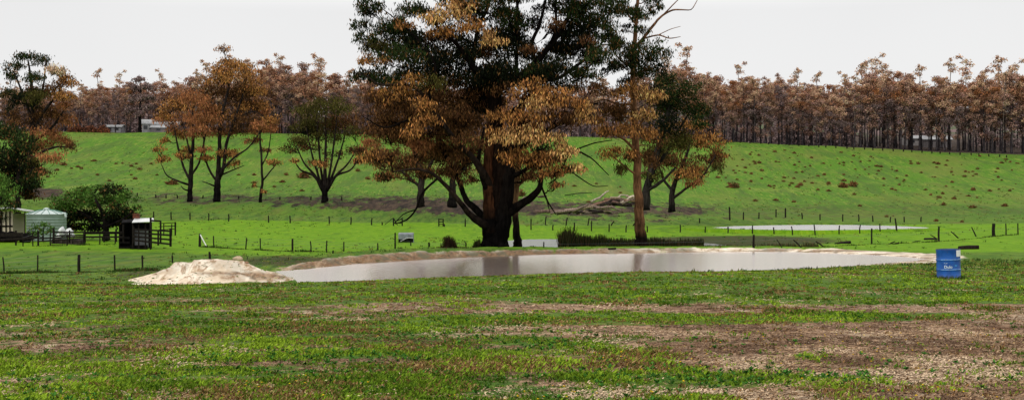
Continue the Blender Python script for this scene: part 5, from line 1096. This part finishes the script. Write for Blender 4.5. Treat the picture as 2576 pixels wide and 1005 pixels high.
# ------------------------------------------------------------------ blue drum
h = np.array(hit(2387, 699)); kd = metres(h[1]); R = 29*kd; Hh = 75*kd
dr = thing('blue_drum', h-np.array([0, 0, .02]), 'dented blue steel drum with white label standing in the near grass', 'drum')
t = NT('blue_paint'); p = t.objc()
n1 = t.noise(p, 3.5, 6, .65); n2 = t.noise(p, 14, 5, .7); n3 = t.noise(t.scalev(p, 9, 9, 1.4), 1, 5, .6)
c = t.mix(t.step(.3, .7, n1), (.004, .050, .235), (.007, .105, .430))
c = t.mix(t.step(.58, .75, n3, 0, .5), c, (.015, .11, .32)); c = t.mix(t.step(.60, .68, n2, 0, .8), c, (.06, .04, .03)); c = t.mix(t.step(.55, .75, t.noise(t.scalev(p, 5, 5, .8), 1, 4, .6), 0, .35), c, (.05, .06, .09))
sep = t.n('ShaderNodeSeparateXYZ', inp={0: p}); lowm = t.step(.10, .0, t.math('ADD', sep.outputs[2], t.math('MULTIPLY', n2, -.05)), 0, .6)
c = t.mix(lowm, c, (.05, .035, .022))
M_BLUE = t.done(t.bsdf(c, t.step(.3, .7, n2, .32, .6), .45, bump=n1, bstr=.35, bdist=.012))
b = MB(); prof = [(R*.96, 0), (R, .005), (R*1.012, .012), (R*1.012, .024), (R*.99, .032)]
def hoop(z): return [(R*.99, z-.03), (R*.995, z-.022), (R*1.03, z-.008), (R*1.03, z+.006), (R*.995, z+.02), (R*.99, z+.03)]
prof += hoop(Hh*.325)+hoop(Hh*.655)+[(R*.99, Hh-.035), (R*1.015, Hh-.022), (R*1.018, Hh-.006), (R*1.0, Hh), (R*.97, Hh-.004), (R*.965, Hh-.022)]
b.lathe(prof, 48, (True, True)); o = b.build('body', M_BLUE, dr, None, True)
M_CHIME = plain('dark_rim', (.018, .018, .02), .5, .4, .4)
def arc_patch(z0, z1, a0, a1, off, n=10):
    V = []; 
    for i in range(n+1):
        a = a0+(a1-a0)*i/n; V += [(math.sin(a)*(R+off), -math.cos(a)*(R+off), z0), (math.sin(a)*(R+off), -math.cos(a)*(R+off), z1)]
    return V, [(2*i, 2*i+2, 2*i+3, 2*i+1) for i in range(n)]
def ring(z, w, rr):
    q = MB(); q.lathe([(rr-w, z-w), (rr+w*.3, z-w), (rr+w*.3, z+w), (rr-w, z+w), (rr-w, z-w)], 48, (False, False)); return q
ring(Hh+.002, .008, R*1.012).build('rim', M_CHIME, dr, None, True)
M_LABEL = plain('white_label', (.72, .72, .70), .6, .3, .12, 8)
b = MB(); b.add(*arc_patch(Hh*.76, Hh*.975, math.radians(22), math.radians(70), .0045)); b.build('label_sheet', M_LABEL, dr)
M_WEAR = plain('worn_pale_paint', (.26, .46, .66), .5, .4, .5, 20)
for z in (.325, .655):
    b = MB(); b.add(*arc_patch(Hh*z+.002, Hh*z+.013, math.radians(-56), math.radians(82), R*.031, 24)); tag(b.build('worn_hoop', M_WEAR, dr), 'pale worn edge of the drum hoop')
def lettering(txt, size, ang, z, name):
    cu = bpy.data.curves.new(name, 'FONT'); cu.body = txt; cu.size = size; cu.offset = size*.012
    tmp = bpy.data.objects.new(name, cu); COL.objects.link(tmp)
    dg = bpy.context.evaluated_depsgraph_get(); me = bpy.data.meshes.new_from_object(tmp.evaluated_get(dg))
    COL.objects.unlink(tmp); bpy.data.objects.remove(tmp)
    co = np.zeros(len(me.vertices)*3); me.vertices.foreach_get('co', co); co = co.reshape(-1, 3)
    a = ang+co[:, 0]/R; out = np.stack([np.sin(a)*(R+.0045), -np.cos(a)*(R+.0045), z+co[:, 1]], 1)
    me.vertices.foreach_set('co', out.astype(np.float32).ravel()); me.update(); me.name = name
    me.materials.clear(); me.materials.append(M_PRINT); obj(name, me, dr)
M_PRINT = plain('printed_white', (.62, .74, .80), .6, .3, .12, 12)
lettering('Dulo', .105, math.radians(-40), Hh*.385, 'lettering')
lettering('T- um', .036, math.radians(-40), Hh*.535, 'lettering')
b = MB(); V, Fc = arc_patch(Hh*.44, Hh*.49, math.radians(11), math.radians(22), .004); b.add(V, Fc); tag(b.build('scuff_mark', plain('scuff', (.03, .22, .50), .5, .4, .3, 15), dr), 'pale scuff')
b = MB(); lump(b, (0, 0, 0), (.025, .02, .02), 77, .1); b.build('bung', M_CHIME, dr, (R*.4, -R*.3, Hh-.016), True)
def drum_grass():
    rr = np.random.default_rng(81); n = 420; a = rr.uniform(0, 6.28, n); q = R+.01+np.abs(rr.normal(size=n))*.10; X = h[0]+np.cos(a)*q; Y = h[1]+np.sin(a)*q; p = np.c_[X, Y, gz(X, Y)]
    hh = rr.uniform(.03, .13, n)*np.exp(-(q-R)*4); l = rr.normal(size=(n, 2))*.5*hh[:, None]; w = .008
    V = np.stack([p+[-w, 0, -.01], p+[w, 0, -.01], p+np.c_[l[:, 0]+w*.4, l[:, 1], hh], p+np.c_[l[:, 0]-w*.4, l[:, 1], hh]], 1).reshape(-1, 3)
    c = np.repeat(np.array([(.030, .075, .010), (.07, .14, .016), (.10, .08, .03)])[rr.integers(0, 3, n)]*rr.uniform(.6, 1.3, (n, 1)), 4, axis=0)
    tag(obj('drum_grass', mesh_of('drum_grass', V, np.arange(len(V)).reshape(-1, 4), LEAF, c)), 'longer grass grown up around the foot of the blue drum', 'grass', None, 'stuff')
drum_grass()
dr.rotation_euler = (math.radians(-.5), math.radians(-1.6), 0)

# ------------------------------------------------------------------ buildings on the crest
M_WHITE = plain('white_board', (.46, .46, .45), .6, .25, .08, 2)
M_WIN = plain('dark_window', (.02, .02, .024), .15, .5, .2)
M_HROOF = plain('farm_roof_pale', (.42, .42, .42), .5, .3, .15, 1)
def house(dx, Y, w, d, hw, hr, label, wall=M_WHITE, roof=M_HROOF, rot=0, wins=3, name='farmhouse', sink=.4):
    p = np.array(at(dx, Y)); h = thing(name, p, label, 'building'); h.rotation_euler = (0, 0, rot)
    b = MB(); b.box((-w/2, -d/2, -sink), (w/2, d/2, hw)); b.add([(-w/2, -d/2, hw), (-w/2, d/2, hw), (-w/2, 0, hw+hr*.9), (w/2, -d/2, hw), (w/2, d/2, hw), (w/2, 0, hw+hr*.9)], [(0, 2, 1), (3, 4, 5)]); b.build('wall', wall, h)
    b = MB(); e = .4
    for s in (-1, 1):
        V = [(-w/2-e, s*(d/2+e), hw-.12), (w/2+e, s*(d/2+e), hw-.12), (w/2+e, 0, hw+hr), (-w/2-e, 0, hw+hr)]; V += [(x, y, z+.1) for x, y, z in V]
        b.add(V, [(0, 1, 2, 3), (7, 6, 5, 4), (0, 4, 5, 1), (1, 5, 6, 2), (2, 6, 7, 3), (3, 7, 4, 0)])
    b.build('roof', roof, h)
    for i in range(wins):
        x = -w/2+w*(i+.6)/(wins+.2); b = MB(); b.box((x-.55, -d/2-.03, hw*.35), (x+.55, -d/2-.004, hw*.8)); b.build('window', M_WIN, h)
        b = MB(); b.box((x-.65, -d/2-.05, hw*.28), (x+.65, -d/2-.004, hw*.345)); b.build('sill', wall, h)
    return h
house(381, 360, 5.0, 5, 2.5, 1.3, 'white farmhouse with pale gable roof beside a dark tree on the left crest', rot=.25)
house(428, 362, 5.5, 5, 2.0, 1.3, 'low pale shed right of the white farmhouse on the left crest', plain('grey_pink_wall', (.36, .30, .29), .7, .2, .2, 2), wins=2, name='farm_shed')
house(402, 356.5, 4.2, 3, 1.5, .7, 'small grey lean to in front of the white farmhouse', plain('grey_wall', (.20, .18, .18), .7, .2, .2, 2), wins=1, name='lean_to')
house(290, 358, 4.5, 4, 1.5, .6, 'low grey shed left of the dark tree on the left crest', plain('slate_wall', (.28, .28, .28), .7, .2, .2, 2), wins=2, name='low_shed')
house(2352, 402, 9, 5, 2.4, 1.2, 'far white roofed shed glimpsed between the right hand trunks', plain('dim_wall', (.18, .16, .16), .7, .2, .2, 2), M_HROOF, 0, 2, 'far_shed')
house(2300, 415, 8, 5, 2.2, 1.0, 'second far pale shed glimpsed further left between the right hand trunks', plain('dim_wall', (.30, .28, .27), .7, .2, .2, 2), M_HROOF, .2, 2, 'far_shed')
# dark tree by the farmhouse, hedge
X, Y, Z = at(352, 352)
dk = [(np.array([X, Y, Z-.5]), .5), (np.array([X, Y, Z+4]), .42), (np.array([X+.2, Y, Z+10]), .3), (np.array([X, Y, Z+15]), .1)]
tree('dark_gum_tree', 'blackish burnt tree standing left of the white farmhouse', 'tree', (X, Y, Z), [dk], [((X+a, Y+b2, Z+c), (s, s, s*.9), 'n') for a, b2, c, s in [(-2, 0, 7, 1.9), (2, .5, 7.5, 1.9), (0, 0, 10, 2.3), (-1.6, 0, 12.5, 1.8), (1.5, 0, 13, 1.9), (0, 0, 15, 1.6), (-2.6, .4, 9.6, 1.6), (2.8, .2, 10, 1.7), (0, -1, 5.5, 1.5)]], .6, .3, 60, barkcol=(.012, .011, .012), char_h=12, seed=91, twig=.05)
def hedge():
    rr = np.random.default_rng(31); n = 2600; px = rr.uniform(172, 275, n); V = np.zeros((n, 3))
    t = (px/DS-CX)/F; Y = 349+rr.normal(size=n)*.8; Xh = t*Y; Zh = gz(Xh, Y); V = np.stack([Xh, Y, Zh+rr.uniform(0, 1.9, n)*(.7+.3*np.sin(px*.2))], 1)
    col = np.array([(.24, .085, .04), (.16, .06, .035), (.06, .03, .02)])[rr.integers(0, 3, n)]*rr.uniform(.6, 1.3, (n, 1))
    o0 = np.array(at(224, 349)); v, f, c = cards(V-o0, .6, .35, .2, col, rr)
    b = MB()
    h = thing('rusty_hedge', o0, 'long low rust coloured hedge along the left crest', 'hedge'); obj('foliage', mesh_of('hedge', v, f, LEAF, c), h)
    for i in range(14):
        q = np.array(at(176+i*7, 349))-o0; b.tube([q-np.array([0, 0, .2]), q+np.array([0, 0, 1.3])], [.08, .03], 4)
    b.build('stems', WOOD, h)
hedge()

# ------------------------------------------------------------------ sky, sun, camera
w = bpy.data.worlds.new('World'); sc.world = w; w.use_nodes = True; nt = w.node_tree; nt.nodes.clear()
el, az = math.radians(48), math.radians(-140)
sky = nt.nodes.new('ShaderNodeTexSky'); sky.sky_type = 'NISHITA'; sky.sun_disc = False; sky.sun_elevation = el; sky.sun_rotation = az
hs = nt.nodes.new('ShaderNodeHueSaturation'); hs.inputs['Saturation'].default_value = .12; nt.links.new(sky.outputs[0], hs.inputs['Color'])
tc = nt.nodes.new('ShaderNodeTexCoord'); sp = nt.nodes.new('ShaderNodeSeparateXYZ'); nt.links.new(tc.outputs['Generated'], sp.inputs[0])
mr = nt.nodes.new('ShaderNodeMapRange'); mr.inputs[1].default_value = 0; mr.inputs[2].default_value = 1; mr.inputs[3].default_value = 0; mr.inputs[4].default_value = 1
nt.links.new(sp.outputs[2], mr.inputs[0])
cr = nt.nodes.new('ShaderNodeValToRGB'); nt.links.new(mr.outputs[0], cr.inputs[0])
E = cr.color_ramp.elements; E[0].position = 0; E[0].color = (9.3, 9.3, 9.25, 1); E[1].position = 1; E[1].color = (12.0, 12.0, 12.2, 1)
e = E.new(.15); e.color = (8.6, 8.6, 8.62, 1); e = E.new(.20); e.color = (12.8, 12.8, 12.75, 1); e = E.new(.45); e.color = (13.0, 13.0, 13.1, 1)  # brighter band just out of frame, added to whiten the pond reflection
no = nt.nodes.new('ShaderNodeTexNoise'); no.inputs['Scale'].default_value = 1.6; no.inputs['Detail'].default_value = 3; nt.links.new(tc.outputs['Generated'], no.inputs['Vector'])
mr2 = nt.nodes.new('ShaderNodeMapRange'); mr2.inputs[1].default_value = .3; mr2.inputs[2].default_value = .7; mr2.inputs[3].default_value = .93; mr2.inputs[4].default_value = 1.05; nt.links.new(no.outputs[0], mr2.inputs[0])
vm = nt.nodes.new('ShaderNodeVectorMath'); vm.operation = 'SCALE'; nt.links.new(cr.outputs[0], vm.inputs[0]); nt.links.new(mr2.outputs[0], vm.inputs['Scale'])
mx = nt.nodes.new('ShaderNodeMix'); mx.data_type = 'RGBA'; mx.inputs[0].default_value = .93
nt.links.new(hs.outputs[0], mx.inputs[6]); nt.links.new(vm.outputs[0], mx.inputs[7])
bg = nt.nodes.new('ShaderNodeBackground'); bg.inputs[1].default_value = .1; nt.links.new(mx.outputs[2], bg.inputs[0])
wo = nt.nodes.new('ShaderNodeOutputWorld'); nt.links.new(bg.outputs[0], wo.inputs[0])
sl = bpy.data.lights.new('sun', 'SUN'); sl.energy = 1.4; sl.angle = math.radians(14); sl.color = (1, .96, .9)
so = bpy.data.objects.new('sun', sl); COL.objects.link(so)
d = Vector((math.sin(az)*math.cos(el), math.cos(az)*math.cos(el), math.sin(el)))   # towards the sun: behind and left of the camera
so.rotation_euler = d.to_track_quat('Z', 'Y').to_euler()
cam = bpy.data.cameras.new('camera'); cam.sensor_width = 36; cam.lens = F/1024*36; cam.clip_end = 6000; cam.clip_start = .1
co = bpy.data.objects.new('camera', cam); COL.objects.link(co); co.location = (0, 0, 0); co.rotation_euler = (math.radians(90), 0, 0)
sc.camera = co
sc.view_settings.view_transform = 'Standard'; sc.view_settings.look = 'None'; sc.view_settings.exposure = 0; sc.view_settings.gamma = 1
sc.render.engine = 'CYCLES'; sc.cycles.use_denoising = True; sc.cycles.max_bounces = 5; sc.cycles.diffuse_bounces = 1; sc.cycles.transparent_max_bounces = 4
sc.cycles.use_adaptive_sampling = True; sc.render.use_persistent_data = False
